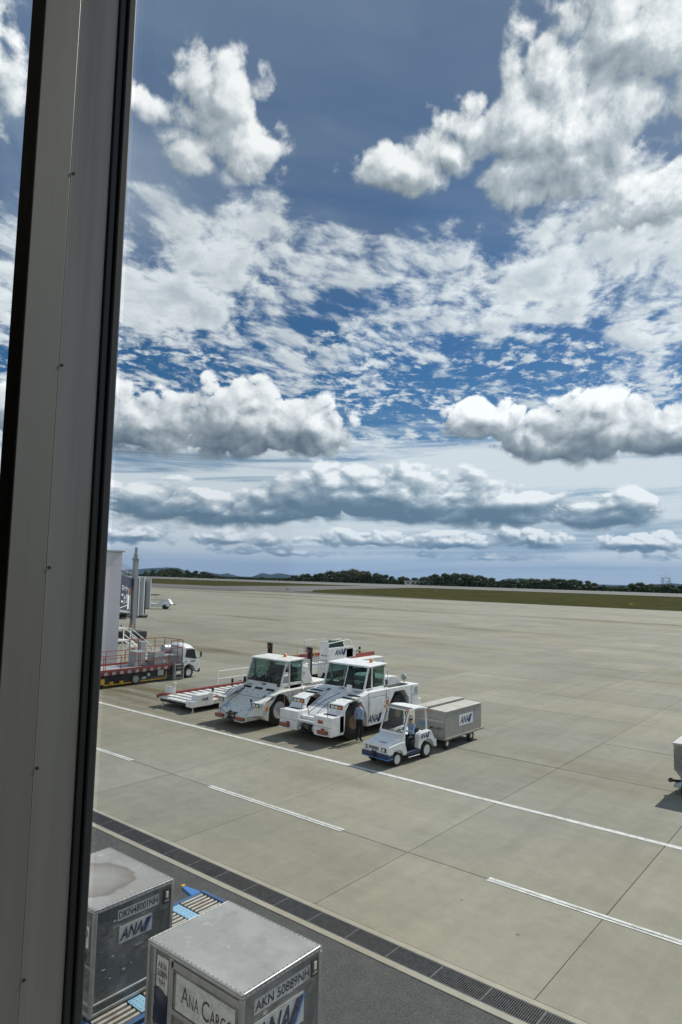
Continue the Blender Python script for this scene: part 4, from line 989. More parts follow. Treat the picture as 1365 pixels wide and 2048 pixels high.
# ---------------------------------------------------------------- people
def person(name, label, loc, rz, J, parent_scale=1.0, look=0.0):
    """J: joint -> (x, y, z, rx, ry); the figure faces -Y before it is turned"""
    chain = ['pelvis', 'waist', 'chest', 'collar', 'neck', 'jaw', 'crown']
    E_ = list(zip(chain, chain[1:]))
    for s in 'LR':
        E_ += [('collar', 'shoulder' + s), ('shoulder' + s, 'elbow' + s), ('elbow' + s, 'wrist' + s), ('wrist' + s, 'palm' + s)]
        E_ += [('pelvis', 'hip' + s), ('hip' + s, 'knee' + s), ('knee' + s, 'ankle' + s), ('ankle' + s, 'toe' + s)]
    idx = {k: i for i, k in enumerate(J)}
    vs = [J[k][:3] for k in J]; rad = [J[k][3:5] for k in J]; kind = [k.rstrip('LR') if k[-1] in 'LR' else k for k in J]
    edges = [(idx[a], idx[b]) for a, b in E_]
    # five short finger chains from each palm
    for s in 'LR':
        p = Vector(J['palm' + s][:3]); w = Vector(J['wrist' + s][:3]); d = (p - w).normalized()
        side = Vector((1 if s == 'R' else -1, 0, 0)); lat = Vector((0, -1, 0)); lat = (lat - d*lat.dot(d)).normalized(); cu = d.cross(lat)
        for k, (o, ln) in enumerate(((-0.030, .065), (-0.010, .078), (0.010, .082), (0.030, .072), (0.042, .05))):
            st = p + lat*o*0.9 if k < 4 else p - d*0.03 + lat*0.03
            dr_ = d if k < 4 else (d*0.6 + lat*0.8).normalized()
            i0 = len(vs); vs.append(tuple(st + dr_*0.02)); vs.append(tuple(st + dr_*ln*0.6 + cu*0.008)); vs.append(tuple(st + dr_*ln + cu*0.022))
            rad += [(.010, .010), (.009, .009), (.0075, .0075)]; kind += ['finger']*3
            edges += [(idx['palm' + s], i0), (i0, i0 + 1), (i0 + 1, i0 + 2)]
    me = bpy.data.meshes.new('body'); me.from_pydata(vs, edges, [])
    o = bpy.data.objects.new('body', me); col.objects.link(o)
    sk = o.modifiers.new('skin', 'SKIN'); sk.use_smooth_shade = True
    for i, (rx, ry) in enumerate(rad): me.skin_vertices[0].data[i].radius = (rx, ry)
    me.skin_vertices[0].data[idx['pelvis']].use_root = True
    ss = o.modifiers.new('sub', 'SUBSURF'); ss.levels = 2; ss.render_levels = 2
    bpy.context.view_layer.update()
    em = bpy.data.meshes.new_from_object(o.evaluated_get(bpy.context.evaluated_depsgraph_get()))
    bpy.data.objects.remove(o)
    mats = ['skin', 'shirt', 'trousers', 'shoe']
    em.materials.clear()
    for m_ in mats: em.materials.append(M[m_])
    segs_ = []
    for a, b_ in edges:
        ka, kb = kind[a], kind[b_]; pr = {ka, kb}
        mi = 0
        if 'toe' in pr: mi = 3
        elif pr & {'knee', 'hip'} : mi = 2
        elif 'wrist' in pr and 'palm' in pr or 'finger' in pr: mi = 0
        elif pr & {'neck', 'jaw', 'crown'}: mi = 0
        else: mi = 1
        segs_.append((Vector(vs[a]), Vector(vs[b_]), mi))
    for p in em.polygons:
        c = p.center; best = None
        for a, b_, mi in segs_:
            ab = b_ - a; tt = max(0, min(1, (c - a).dot(ab)/max(ab.length_squared, 1e-9))); dd = (c - a - ab*tt).length
            if best is None or dd < best[0]: best = (dd, mi)
        p.material_index = best[1]; p.use_smooth = True
    t = thing(name, label, 'person', loc, rz)
    bo = bpy.data.objects.new('body', em); col.objects.link(bo); bo.parent = t
    hd = Vector(J['crown'][:3]); jw = Vector(J['jaw'][:3]); up_ = (hd - jw).normalized()
    q = Matrix.Rotation(look, 4, 'Z')
    cc_ = jw.lerp(hd, 0.62)
    # cap with peak, eyes, ears
    bb = MB(); bb.lathe([(0.088, -0.01), (0.097, 0.02), (0.095, 0.06), (0.075, 0.095), (0.03, 0.112), (0.001, 0.113), (0.001, -0.01)], (0, 0, 0), 'z', 18)
    bb.hexa([(-0.07, -0.15, -0.015), (0.07, -0.15, -0.015), (0.085, -0.05, 0.005), (-0.085, -0.05, 0.005), (-0.065, -0.15, -0.005), (0.065, -0.15, -0.005), (0.085, -0.05, 0.02), (-0.085, -0.05, 0.02)])
    c_ = bb.build('cap', M['cap'], t, smooth=True); c_.matrix_local = Matrix.Translation(cc_ + Vector((0, 0, 0.028))) @ q
    bb = MB(); bb.lathe([(0.082, -0.07), (0.092, -0.02), (0.091, 0.0), (0.001, 0.0), (0.001, -0.07)], (0, 0.018, 0), 'z', 16); h_ = bb.build('hair', M['shoe'], t, smooth=True); h_.matrix_local = Matrix.Translation(cc_ + Vector((0, 0, 0.02))) @ q
    bb = MB()
    for s in (1, -1): bb.lathe([(0.001, -0.012), (0.010, -0.006), (0.010, 0.006), (0.001, 0.012)], (s*0.032, -0.083, 0), 'x', 8)
    e_ = bb.build('eyes', M['shoe'], t); e_.matrix_local = Matrix.Translation(cc_ + Vector((0, 0, -0.035))) @ q
    bb = MB(); bb.hexa([(-0.014, -0.108, -0.03), (0.014, -0.108, -0.03), (0.014, -0.07, -0.03), (-0.014, -0.07, -0.03), (-0.006, -0.094, 0.02), (0.006, -0.094, 0.02), (0.006, -0.07, 0.02), (-0.006, -0.07, 0.02)]); n_ = bb.build('nose', M['skin'], t, bevel=0.004); n_.matrix_local = Matrix.Translation(cc_ + Vector((0, 0, -0.055))) @ q
    bb = MB(); bb.box(-0.024, 0.024, -0.088, -0.075, -0.004, 0.004); n_ = bb.build('mouth', M['rust'], t); n_.matrix_local = Matrix.Translation(cc_ + Vector((0, 0, -0.105))) @ q
    bb = MB()
    for s in (1, -1): bb.lathe([(0.001, -0.008), (0.02, -0.004), (0.02, 0.006), (0.001, 0.01)], (s*0.086, 0.0, 0), 'x', 8)
    e_ = bb.build('ears', M['skin'], t); e_.matrix_local = Matrix.Translation(cc_ + Vector((0, 0, -0.05))) @ q
    return t


STAND = {'pelvis': (0, 0, .95, .135, .105), 'waist': (0, 0, 1.10, .13, .10), 'chest': (0, .005, 1.27, .155, .11), 'collar': (0, .01, 1.41, .13, .085), 'neck': (0, 0, 1.50, .055, .058), 'jaw': (0, -.015, 1.565, .066, .078), 'crown': (0, -.015, 1.70, .078, .090),
         'shoulderL': (-.185, .01, 1.40, .068, .068), 'elbowL': (-.255, .03, 1.12, .048, .048), 'wristL': (-.265, -.04, .88, .034, .034), 'palmL': (-.265, -.06, .80, .022, .040),
         'shoulderR': (.185, .01, 1.40, .068, .068), 'elbowR': (.255, .04, 1.12, .048, .048), 'wristR': (.27, -.01, .88, .034, .034), 'palmR': (.27, -.03, .80, .022, .040),
         'hipL': (-.09, 0, .88, .095, .10), 'kneeL': (-.095, -.05, .50, .066, .068), 'ankleL': (-.095, .02, .10, .046, .05), 'toeL': (-.105, -.13, .042, .045, .036),
         'hipR': (.09, 0, .88, .095, .10), 'kneeR': (.095, .01, .50, .066, .068), 'ankleR': (.095, .10, .10, .046, .05), 'toeR': (.105, -.05, .042, .045, .036)}
person('person', 'person in blue grey shirt, dark trousers and white cap standing by the tractor wheel', (-18.22, 23.95, 0), R(168), STAND, look=R(-15))
SIT = {'pelvis': (0, 0, .13, .135, .12), 'waist': (0, .01, .28, .13, .105), 'chest': (0, -.01, .45, .155, .11), 'collar': (0, -.02, .58, .13, .085), 'neck': (0, -.03, .67, .055, .058), 'jaw': (0, -.05, .735, .066, .078), 'crown': (0, -.05, .87, .078, .09),
       'shoulderL': (-.185, -.02, .57, .066, .066), 'elbowL': (-.24, -.20, .40, .047, .047), 'wristL': (-.18, -.44, .42, .034, .034), 'palmL': (-.17, -.52, .42, .024, .036),
       'shoulderR': (.185, -.02, .57, .066, .066), 'elbowR': (.24, -.20, .40, .047, .047), 'wristR': (.17, -.44, .42, .034, .034), 'palmR': (.16, -.52, .42, .024, .036),
       'hipL': (-.09, -.04, .10, .095, .095), 'kneeL': (-.11, -.43, .12, .064, .066), 'ankleL': (-.11, -.50, -.27, .046, .05), 'toeL': (-.12, -.66, -.31, .044, .034),
       'hipR': (.09, -.04, .10, .095, .095), 'kneeR': (.12, -.43, .12, .064, .066), 'ankleR': (.12, -.48, -.27, .046, .05), 'toeR': (.13, -.64, -.31, .044, .034)}
a_ = R(-5); lx, ly = 0.24, 1.92
person('person', 'person in blue grey shirt and cap sitting at the wheel of the small tug', (-15.52 + lx*math.cos(a_) - ly*math.sin(a_), 21.42 + lx*math.sin(a_) + ly*math.cos(a_), 0.73), a_, SIT)

# ---------------------------------------------------------------- pallet loader beside the wedge tractor
def rail_run(bb, pts, z0, z1, r=0.022, mid=None, posts=True):
    """handrail along ground points: top tube, optional middle tube, a post at every point"""
    bb.tube([(x, y, z1) for x, y in pts], r, 6)
    if mid: bb.tube([(x, y, mid) for x, y in pts], r*0.85, 6)
    if posts:
        for x, y in pts: bb.tube([(x, y, z0), (x, y, z1)], r, 6)


t = thing('pallet_loader', 'low white cargo pallet loader with roller deck and red side rail, beside the wedge-nosed tractor', 'cargo loader', (-29.4, 22.45, 0))
bb = MB(); bb.box(-1.35, 1.35, 0.15, 8.2, 0.26, 0.40); bb.box(-1.2, 1.2, 0.5, 7.6, 0.14, 0.28); bb.build('chassis', M['black'], t)
for k in range(15):
    for x0, x1 in ((-1.38, -0.48), (-0.42, 0.44), (0.50, 1.30)):
        bb = MB(); y0 = 0.08 + k*0.52; bb.box(x0, x1, y0, y0 + 0.30, 0.42, 0.50); bb.build('roller_plate', M['oldwhite'], t, bevel=0.01)
bb = MB()
for k in range(15): bb.cyl((-1.38, 0.46 + k*0.52, 0.46), (1.3, 0.46 + k*0.52, 0.46), 0.04, n=10)
bb.build('roller_set', M['steel'], t)
bb = MB(); bb.box(-1.50, -1.40, 0.0, 8.3, 0.42, 0.62); bb.build('side_rail', M['red'], t, bevel=0.015)
bb = MB(); bb.box(1.34, 1.48, 1.35, 8.3, 0.30, 0.52); bb.build('side_rail', M['oldwhite'], t, bevel=0.015)
bb = MB(); bb.tube([(1.30, 1.5, 0.62), (1.30, 3.6, 0.70)], 0.05, 8); bb.build('push_arm', M['red'], t)
bb = MB(); bb.box(1.02, 1.5, 0.35, 1.38, 0.28, 0.88); bb.box(1.02, 1.5, 0.0, 0.36, 0.28, 0.60); bb.build('control_box', M['white'], t, bevel=0.02)
ana(t, (1.503, 0.86, 0.64), '+X', 0.46)
bb = MB(); bb.tube([(1.46, 1.40, 0.3), (1.46, 1.40, 1.02)], 0.03); bb.build('lamp_post', M['white'], t)
bb = MB(); bb.lathe([(0.001, -.09), (0.06, -.08), (0.06, .08), (0.001, .09)], (1.46, 1.40, 1.06), 'z', 12); bb.build('lamp', M['black'], t)
bb = MB(); bb.box(-1.44, -0.70, 0.50, 0.56, 0.66, 1.02); bb.build('end_panel', M['white'], t, bevel=0.01)
bb = MB(); bb.tube([(-0.72, 0.62, 0.5), (-0.72, 0.62, 1.22)], 0.022); bb.box(-0.82, -0.62, 0.58, 0.66, 1.18, 1.24); bb.build('lamp_post', M['white'], t)
bb = MB(); rail_run(bb, [(-1.45, 4.25), (-1.45, 6.2), (-1.45, 8.1)], 0.5, 1.42, 0.028, 0.98); bb.build('handrail', M['white'], t)
bb = MB(); bb.tube([(-0.25, 4.3, 0.5), (-0.25, 4.3, 0.98)], 0.03); bb.lathe([(0.001, -.12), (0.07, -.1), (0.07, .1), (0.001, .12)], (-0.25, 4.3, 1.02), 'z', 12); bb.build('lamp', M['black'], t)
for x in (-1.25, 1.3):
    for y in (0.25, 7.6):
        bb = MB(); bb.cyl((x, y, 0), (x, y, 0.28), 0.035); bb.cyl((x, y, 0), (x, y, 0.03), 0.09); bb.build('jack_leg', M['oldwhite'], t)

# ---------------------------------------------------------------- second loader behind the tractors
t = thing('main_deck_loader', 'white cargo loader with raised operator box and black lamp masts, behind the two tow tractors', 'cargo loader', (-32.0, 33.8, 0))
bb = MB(); bb.box(-1.7, 1.7, 0.1, 9.0, 0.5, 1.05); bb.build('deck', M['oldwhite'], t, bevel=0.02)
for k in range(12):
    bb = MB(); bb.cyl((-1.55, 0.35 + k*0.72, 1.08), (0.65, 0.35 + k*0.72, 1.08), 0.06, n=10); bb.build('roller', M['steel'], t, smooth=True)
bb = MB(); bb.box(-1.78, -1.66, 0.1, 9.0, 1.0, 1.32); bb.build('side_rail', M['red'], t, bevel=0.015)
bb = MB(); bb.box(0.72, 0.80, 3.2, 9.0, 1.0, 1.36); bb.build('side_rail', M['red'], t, bevel=0.015)
for s in (1, -1):
    for y in (1.6, 7.0): wheel(t, s*1.45, y, 0.5, 0.34, M['rim'], s, 8, 0.55)
for x in (-1.75, 2.0):
    bb = MB(); bb.box(x - 0.10, x + 0.10, 0.0, 0.16, 0.35, 1.62); bb.build('lamp_mast', M['oldwhite'], t, bevel=0.01)
    bb = MB(); bb.box(x - 0.14, x + 0.14, -0.05, 0.18, 1.62, 2.02); bb.box(x + 0.10, x + 0.16, 0, 0.14, 0.5, 1.62); bb.build('mast_guard', M['black'], t, bevel=0.02)
    bb = MB(); bb.box(x - 0.17, x + 0.17, -0.10, 0.18, 2.0, 2.40); l_ = bb.build('mast_lamp', M['black'], t, bevel=0.06)
    bb = MB(); bb.lathe([(0.12, 0), (0.12, -.03), (0.001, -.04), (0.001, 0)], (x, -0.10, 2.14), 'y', 14); bb.build('lamp_lens', M['rust'], l_)
bb = MB(); bb.box(1.0, 1.8, 2.2, 2.26, 1.30, 2.58); bb.box(1.74, 1.8, 2.26, 5.0, 1.35, 2.15); bb.prism([(4.2, 1.35), (5.3, 1.35), (5.3, 1.9), (5.0, 2.0), (4.2, 2.0)], 'x', 1.0, 1.8); bb.box(1.0, 1.74, 2.26, 5.0, 1.30, 1.38); bb.build('operator_box', M['white'], t, bevel=0.04)
ana(t, (1.803, 3.55, 1.80), '+X', 1.35)
text('ML-003', 0.12, M['ink'], t, (1.42, 2.195, 1.62), '-Y', 0.5, 0.02)
bb = MB(); bb.prism([(2.6, 1.9), (2.6, 2.45), (3.0, 2.6), (4.0, 2.55), (4.3, 2.0)], 'x', 1.15, 1.6); bb.build('seat_cover', mat('dark_green_cover', (0.012, 0.05, 0.035), 0.7, var=0.2), t, bevel=0.04)
bb = MB(); bb.tube([(1.77, 2.24, 2.45), (1.77, 4.4, 2.62), (1.77, 4.7, 2.55), (1.77, 4.9, 2.1)], 0.03, 6); bb.tube([(1.05, 2.24, 2.45), (1.05, 4.4, 2.62), (1.05, 4.9, 2.1)], 0.03, 6); bb.build('handrail', M['white'], t)
bb = MB(); bb.tube([(1.75, 5.2, 1.7), (2.05, 5.4, 1.8)], 0.02); bb.box(2.0, 2.12, 5.36, 5.48, 1.86, 2.06); bb.box(2.02, 2.14, 5.36, 5.46, 1.62, 1.76); bb.build('mirror', M['black'], t, bevel=0.02)
bb = MB(); bb.tube([(-1.72, 3.6, 1.2), (-1.72, 3.6, 2.32), (-1.72, 6.2, 2.32), (-1.72, 7.2, 1.75), (-1.72, 7.2, 1.2)], 0.028, 6); bb.tube([(-1.72, 4.4, 1.2), (-1.72, 4.4, 1.85)], 0.02, 6); bb.build('handrail', M['steel'], t)
bb = MB(); bb.box(-1.70, -1.16, 3.7, 3.74, 1.40, 1.88); bb.build('sign_panel', M['grey'], t)
bb = MB(); bb.tube([(0.35, 0.6, 1.0), (0.35, 0.6, 2.5)], 0.022, 6); bb.tube([(0.8, 1.9, 1.0), (0.8, 1.9, 2.4)], 0.02, 6); bb.build('rod', M['yellow'], t)
bb = MB()
for k in range(5): bb.tube([(1.1 + 0.16*k, 2.0, 0.3), (1.1 + 0.16*k, 2.0, 1.25)], 0.018, 6)
bb.tube([(1.1, 2.0, 1.25), (1.74, 2.0, 1.25)], 0.02, 6); bb.build('guard_fence', M['cream'], t)

# ---------------------------------------------------------------- flat-bed service truck with red railings
t = thing('service_truck', 'white cab-over service truck with red railings round its flat bed, beside the grey tower', 'truck', (-38.25, 20.6, 0))
W = 1.0
def cabsec(x):
    k = 1 - 0.10*(abs(x)/W)**3
    return [(8.45, 0.55), (8.45, 2.18*k + .02), (8.62, 2.30*k), (9.25, 2.27*k), (9.50, 2.08*k), (9.82, 1.28), (9.92, 0.95), (9.92, 0.50), (9.62, 0.42), (9.40, 0.78), (9.0, 0.98), (8.66, 0.82), (8.55, 0.55)]
bb = MB(); bb.loft([[(x, y, z) for y, z in cabsec(x)] for x in (-W, -0.8, -0.4, 0, 0.4, 0.8, W)]); cb = bb.build('cab', M['white'], t, bevel=0.02)
for s in (1, -1):
    x = s*(W + 0.004)
    bb = MB(); bb.quad((x, 8.66, 1.42), (x, 9.62, 1.24), (x, 9.44, 1.92), (x, 8.74, 1.96)); bb.build('side_window', M['mirror'], cb)
    bb = MB(); bb.box(x - 0.01, x + 0.02, 8.68, 8.80, 1.10, 1.15); bb.build('door_handle', M['black'], cb)
    bb = MB(); bb.tube([(s*W, 9.6, 1.3), (s*(W + .22), 9.8, 1.36), (s*(W + .22), 9.8, 1.75)], 0.018, 6); bb.box(s*(W + .16), s*(W + .30), 9.78, 9.84, 1.40, 1.74); bb.build('mirror', M['mirror'], cb, bevel=0.02)
bb = MB(); bb.quad((-0.86, 9.832, 1.30), (0.86, 9.832, 1.30), (0.80, 9.53, 2.02), (-0.80, 9.53, 2.02)); bb.build('windscreen', M['mirror'], cb)
bb = MB(); bb.box(-W, W, 9.78, 9.98, 0.34, 0.62); bb.build('bumper', M['black'], t, bevel=0.04)
ana(t, (W + 0.008, 9.32, 1.12), '+X', 0.42)
bb = MB(); bb.box(-0.45, 0.45, 1.0, 9.6, 0.50, 0.78); bb.box(-0.9, 0.9, 1.2, 8.0, 0.35, 0.85); bb.build('chassis', M['black'], t)
for s in (1, -1):
    wheel(t, s*0.86, 9.02, 0.37, 0.26, M['rim'], s, 6, 0.58); wheel(t, s*0.84, 4.85, 0.37, 0.32, M['grey'], s, 6, 0.58)
bb = MB(); bb.box(-1.0, 1.02, 0.6, 7.5, 0.98, 1.08); bb.build('flat_bed', M['grey'], t, bevel=0.01)
bb = MB(); bb.box(-1.03, -0.95, 0.6, 7.5, 1.06, 1.16); bb.box(0.97, 1.05, 0.6, 7.5, 1.0, 1.12); bb.build('bed_edge', M['red'], t)
for k in range(10):
    bb = MB(); y0 = 2.0 + k*0.55; bb.box(1.03, 1.06, y0, y0 + 0.24, 0.80, 0.98); bb.build('bed_bracket', M['grey'], t)
bb = MB(); bb.box(1.0, 1.025, 2.0, 7.4, 0.80, 0.97); bb.build('bed_skirt', M['red'], t)
bb = MB()
rail_run(bb, [(1.02, y) for y in (0.8, 2.5, 2.62, 3.7, 4.95, 5.08, 6.1, 7.3)], 1.08, 1.96, 0.024, 1.5); bb.build('railing', M['red'], t)
bb = MB(); rail_run(bb, [(-1.0, y) for y in (0.8, 2.3, 2.5, 3.9, 5.3, 7.3)], 1.08, 1.98, 0.024, 1.5); bb.build('railing', M['red'], t)
bb = MB(); bb.box(-1.0, 1.0, 6.2, 8.3, 1.60, 1.66); bb.build('upper_platform', M['grey'], t)
bb = MB(); rail_run(bb, [(1.0, 7.45), (1.0, 8.0), (1.0, 8.42)], 1.1, 2.60, 0.024, 2.1); rail_run(bb, [(-1.0, 5.6), (-1.0, 6.6), (-1.0, 7.6), (-1.0, 8.4)], 1.1, 2.64, 0.024, 2.1); rail_run(bb, [(-1.0, 5.6), (0.0, 5.6)], 1.1, 2.64, 0.024, 2.1); rail_run(bb, [(-1.0, 8.42), (1.0, 8.42)], 1.1, 2.60, 0.024, 2.1); bb.build('railing', M['red'], t)
for x0, y0, z1 in ((-0.25, 5.05, 2.02), (0.1, 6.25, 1.92)):
    bb = MB(); bb.box(x0, x0 + 0.75, y0, y0 + 0.8, 1.09, z1); c_ = bb.build('cabinet', M['grey'] if x0 < 0 else M['steel'], t, bevel=0.02)
    bb = MB(); bb.box(x0 + 0.752, x0 + 0.765, y0 + 0.05, y0 + 0.75, 1.14, z1 - 0.05); bb.build('cabinet_door', M['steel'], c_, bevel=0.005)
bb = MB(); bb.box(-0.7, -0.3, 6.0, 6.4, 1.09, 2.55); bb.build('control_post', M['steel'], t, bevel=0.02)
bb = MB(); bb.lathe([(0.001, 0), (0.30, 0), (0.30, 0.5), (0.001, 0.55)], (-0.2, 7.7, 1.95), 'y', 16); bb.build('hose_reel', M['steel'], t, smooth=True)
bb = MB()
for k in range(5): bb.box(0.98, 1.2, 7.72, 8.38, 0.12 + k*0.22, 0.15 + k*0.22)
for y in (7.70, 8.40): bb.box(0.98, 1.22, y - 0.03, y + 0.03, 0.06, 1.12)
bb.build('boarding_steps', M['steel'], t)
bb = MB(); bb.box(0.92, 0.98, 2.6, 7.2, 0.17, 0.23); bb.box(0.92, 0.98, 7.14, 7.2, 0.2, 0.62); bb.build('side_guard', M['yellow'], t)
for y0 in (2.0, 2.4, 3.0, 3.7):
    bb = MB(); bb.box(0.9, 0.99, y0, y0 + 0.26, 0.24, 0.60 if y0 < 2.5 else 0.38); bb.build('wheel_chock', M['yellow'], t, bevel=0.03)
for y0, y1, z0, z1 in ((6.5, 6.95, 0.42, 0.76), (5.7, 5.9, 0.46, 0.66), (5.3, 5.6, 0.30, 0.46)):
    bb = MB(); bb.box(0.9, 1.0, y0, y1, z0, z1); bb.build('tool_box', M['steel'], t, bevel=0.01)

# ---------------------------------------------------------------- grey bridge tower
M['tower'] = mat('pale_grey_cladding', (0.58, 0.58, 0.62), 0.5, var=0.03, scale=0.6, dirt=(0.46, 0.46, 0.48), dirt_amt=0.35, dirt_scale=0.5)
t = thing('bridge_tower', 'tall pale grey clad tower behind the service truck, next to the window frame', 'tower', (-44.5, 23.0, 0))
bb = MB(); bb.box(-2.5, 2.46, -6.0, 4.08, 0, 8.5); bb.build('tower_core', M['tower'], t)
for k in range(6):
    y0 = -6.0 + k*1.68
    for z0, z1 in ((0.05, 7.55), (7.56, 8.5)):
        bb = MB(); bb.box(2.462, 2.5, y0 + 0.004, y0 + 1.676, z0 + 0.004, z1 - 0.004); bb.build('cladding_panel', M['tower'], t)
bb = MB(); bb.box(-2.6, 2.62, -6.1, 4.2, 8.5, 8.62); bb.build('roof_edge', M['grey'], t, bevel=0.01)
bb = MB(); bb.cyl((1.9, 1.9, 8.6), (1.9, 1.9, 9.05), 0.13, n=12); bb.build('vent_pipe', M['steel'], t)

# ---------------------------------------------------------------- boarding bridge with printed side panel
A2, B2 = Vector((-50.0, 32.2)), Vector((-62.0, 41.48)); dv = (B2 - A2).normalized(); nv = Vector((dv.y, -dv.x))
if nv.x < 0: nv = -nv
t = thing('boarding_bridge', 'grey passenger boarding bridge with dark blue printed side panel, behind the grey tower', 'boarding bridge')
L_ = (B2 - A2).length
def bp(s, z, off=0.0): q = A2 + dv*s + nv*off; return (q.x, q.y, z)
def zt(s): return 6.9 - (6.9 - 6.29)*s/L_
def zb(s): return 3.98 - (3.98 - 2.93)*s/L_
def tun(bb, s0, s1, o0, o1, dz0=0, dz1=0):
    bb.hexa([bp(s0, zb(s0) + dz0, o0), bp(s0, zb(s0) + dz0, o1), bp(s1, zb(s1) + dz0, o1), bp(s1, zb(s1) + dz0, o0), bp(s0, zt(s0) + dz1, o0), bp(s0, zt(s0) + dz1, o1), bp(s1, zt(s1) + dz1, o1), bp(s1, zt(s1) + dz1, o0)])
bb = MB(); tun(bb, -8, L_ + 1.0, -2.6, -0.03, -0.25, 0.05); bb.build('tunnel', M['grey'], t)
M['adblue'] = mat('dark_blue_print', (0.008, 0.016, 0.055), 0.45, var=0.15, scale=0.5)
bb = MB(); tun(bb, -7.5, L_ + 0.2, -0.02, 0.01); ad = bb.build('printed_panel', M['adblue'], t)
ry = math.atan2(dv.y, dv.x)
def adtext(s, h, sc_, z, width):
    o = text(s, h, M['whiteplate'], ad, (0, 0, 0), '+Z', width, 0.03)
    # letters run back towards the terminal: right-hand direction is along the bridge
    q = Vector(bp(sc_, z, 0.03)); xa = Vector((dv.x, dv.y, -0.05)).normalized(); za = Vector((nv.x, nv.y, 0)); ya = za.cross(xa)
    if ya.z < 0: ya = -ya
    o.matrix_local = Matrix(((xa.x, ya.x, za.x, q.x), (xa.y, ya.y, za.y, q.y), (xa.z, ya.z, za.z, q.z), (0, 0, 0, 1)))
adtext('のメーカー', 0.42, 4.6, 5.60, 6.6)
adtext('ニック', 0.85, 4.3, 4.70, 6.6)
bb = MB(); bb.hexa([bp(0, 4.02, .012), bp(0, 4.02, .02), bp(8.4, 3.86, .02), bp(8.4, 3.86, .012), bp(0, 4.08, .012), bp(0, 4.08, .02), bp(8.4, 3.92, .02), bp(8.4, 3.92, .012)]); bb.build('printed_line', M['whiteplate'], ad)
# two flat printed standing figures
for s0, m_, z0, z1 in ((8.9, 'whiteplate', 3.45, 4.85), (11.6, 'grey', 3.2, 4.85)):
    def fp(u, z): return bp(s0 + u*1.15, z, 0.022)
    bb = MB(); bb.quad(*[fp(u, z0 + (z1 - z0)*v) for u, v in ((-.7, 0), (.7, 0), (.8, .55), (1.0, .8), (.5, 1.0), (-.5, 1.0), (-1.0, .8), (-.8, .5))]); bb.build('printed_figure', M[m_], ad)
    bb = MB(); bb.quad(*[fp(.48*math.cos(a), z1 + 0.32 + .34*math.sin(a)) for a in (2*PI*k/12 for k in range(12))]); bb.build('printed_face', M['skin'], ad)
bb = MB()
pr = [(bp(s, zt(s) + 0.05, -0.2), bp(s, zt(s) + 1.05, -0.2)) for s in (-6, -3.5, -1, 1.5, 4, 6.5, 9, 11.5, 14)]
for a, b_ in pr: bb.tube([a, b_], 0.03, 5)
for f in (0.5, 1.0): bb.tube([Vector(a).lerp(Vector(b_), f) for a, b_ in pr], 0.03, 5)
bb.build('roof_railing', M['steel'], t)
# lift column, cab and undercarriage
mc = Vector((-59.2, 39.75))
bb = MB(); bb.box(mc.x - 0.22, mc.x + 0.22, mc.y - 0.22, mc.y + 0.22, 1.0, 8.3); bb.cyl((mc.x, mc.y, 8.3), (mc.x, mc.y, 8.42), 0.42); bb.cyl((mc.x, mc.y, 8.42), (mc.x, mc.y, 8.95), 0.27, 0.22); bb.cyl((mc.x, mc.y, 8.95), (mc.x, mc.y, 9.55), 0.15, n=12); bb.build('lift_column', M['grey'], t, bevel=0.02)
bb = MB(); bb.box(mc.x - 0.8, mc.x + 0.8, mc.y - 1.6, mc.y + 1.2, 0.55, 1.1); bb.build('bogie', M['dark'], t, bevel=0.04)
for dy in (-1.0, 0.7): wheel(t, mc.x + 0.55, mc.y + dy, 0.5, 0.35, M['grey'], 1, 6, 0.5)
def cabbox(bb, s0, s1, o0, o1, z0, z1): bb.hexa([bp(s0, z0, o0), bp(s0, z0, o1), bp(s1, z0, o1), bp(s1, z0, o0), bp(s0, z1, o0), bp(s0, z1, o1), bp(s1, z1, o1), bp(s1, z1, o0)])
M['bridgegrey'] = mat('light_grey_bridge_paint', (0.48, 0.50, 0.53), 0.5, var=0.05, scale=0.8)
bb = MB(); cabbox(bb, 15.6, 17.4, -2.2, 0.55, 2.3, 6.45); bb.build('rotunda', M['grey'], t, bevel=0.03)
bb = MB(); cabbox(bb, 17.5, 18.6, -2.2, 1.0, 2.3, 6.5); bb.build('cab', M['bridgegrey'], t, bevel=0.05)
bb = MB(); cabbox(bb, 18.65, 19.3, -1.8, 1.1, 2.4, 6.0); bb.build('bellows', M['black'], t)
bb = MB(); cabbox(bb, 19.35, 20.2, -1.8, 1.6, 3.0, 6.3); bb.build('canopy', M['bridgegrey'], t, bevel=0.05)
bb = MB(); cabbox(bb, 17.6, 20.3, -1.8, 1.4, 2.05, 2.25); bb.build('cab_floor', M['dark'], t)
bb = MB(); bb.tube([bp(0, 3.2, 0.2), bp(5, 2.9, 0.2), bp(9, 2.9, 0.2), bp(12.5, 3.0, 0.2)], 0.05, 6); bb.tube([bp(0, 2.6, 0.2), bp(4, 1.7, 0.2), bp(7, 1.4, 0.2), bp(10, 1.8, 0.2), bp(12.3, 2.6, 0.2)], 0.05, 6); bb.box(mc.x - 0.9, mc.x - 0.4, mc.y - 1.0, mc.y - 0.5, 2.3, 2.8); bb.build('cable', M['black'], t)

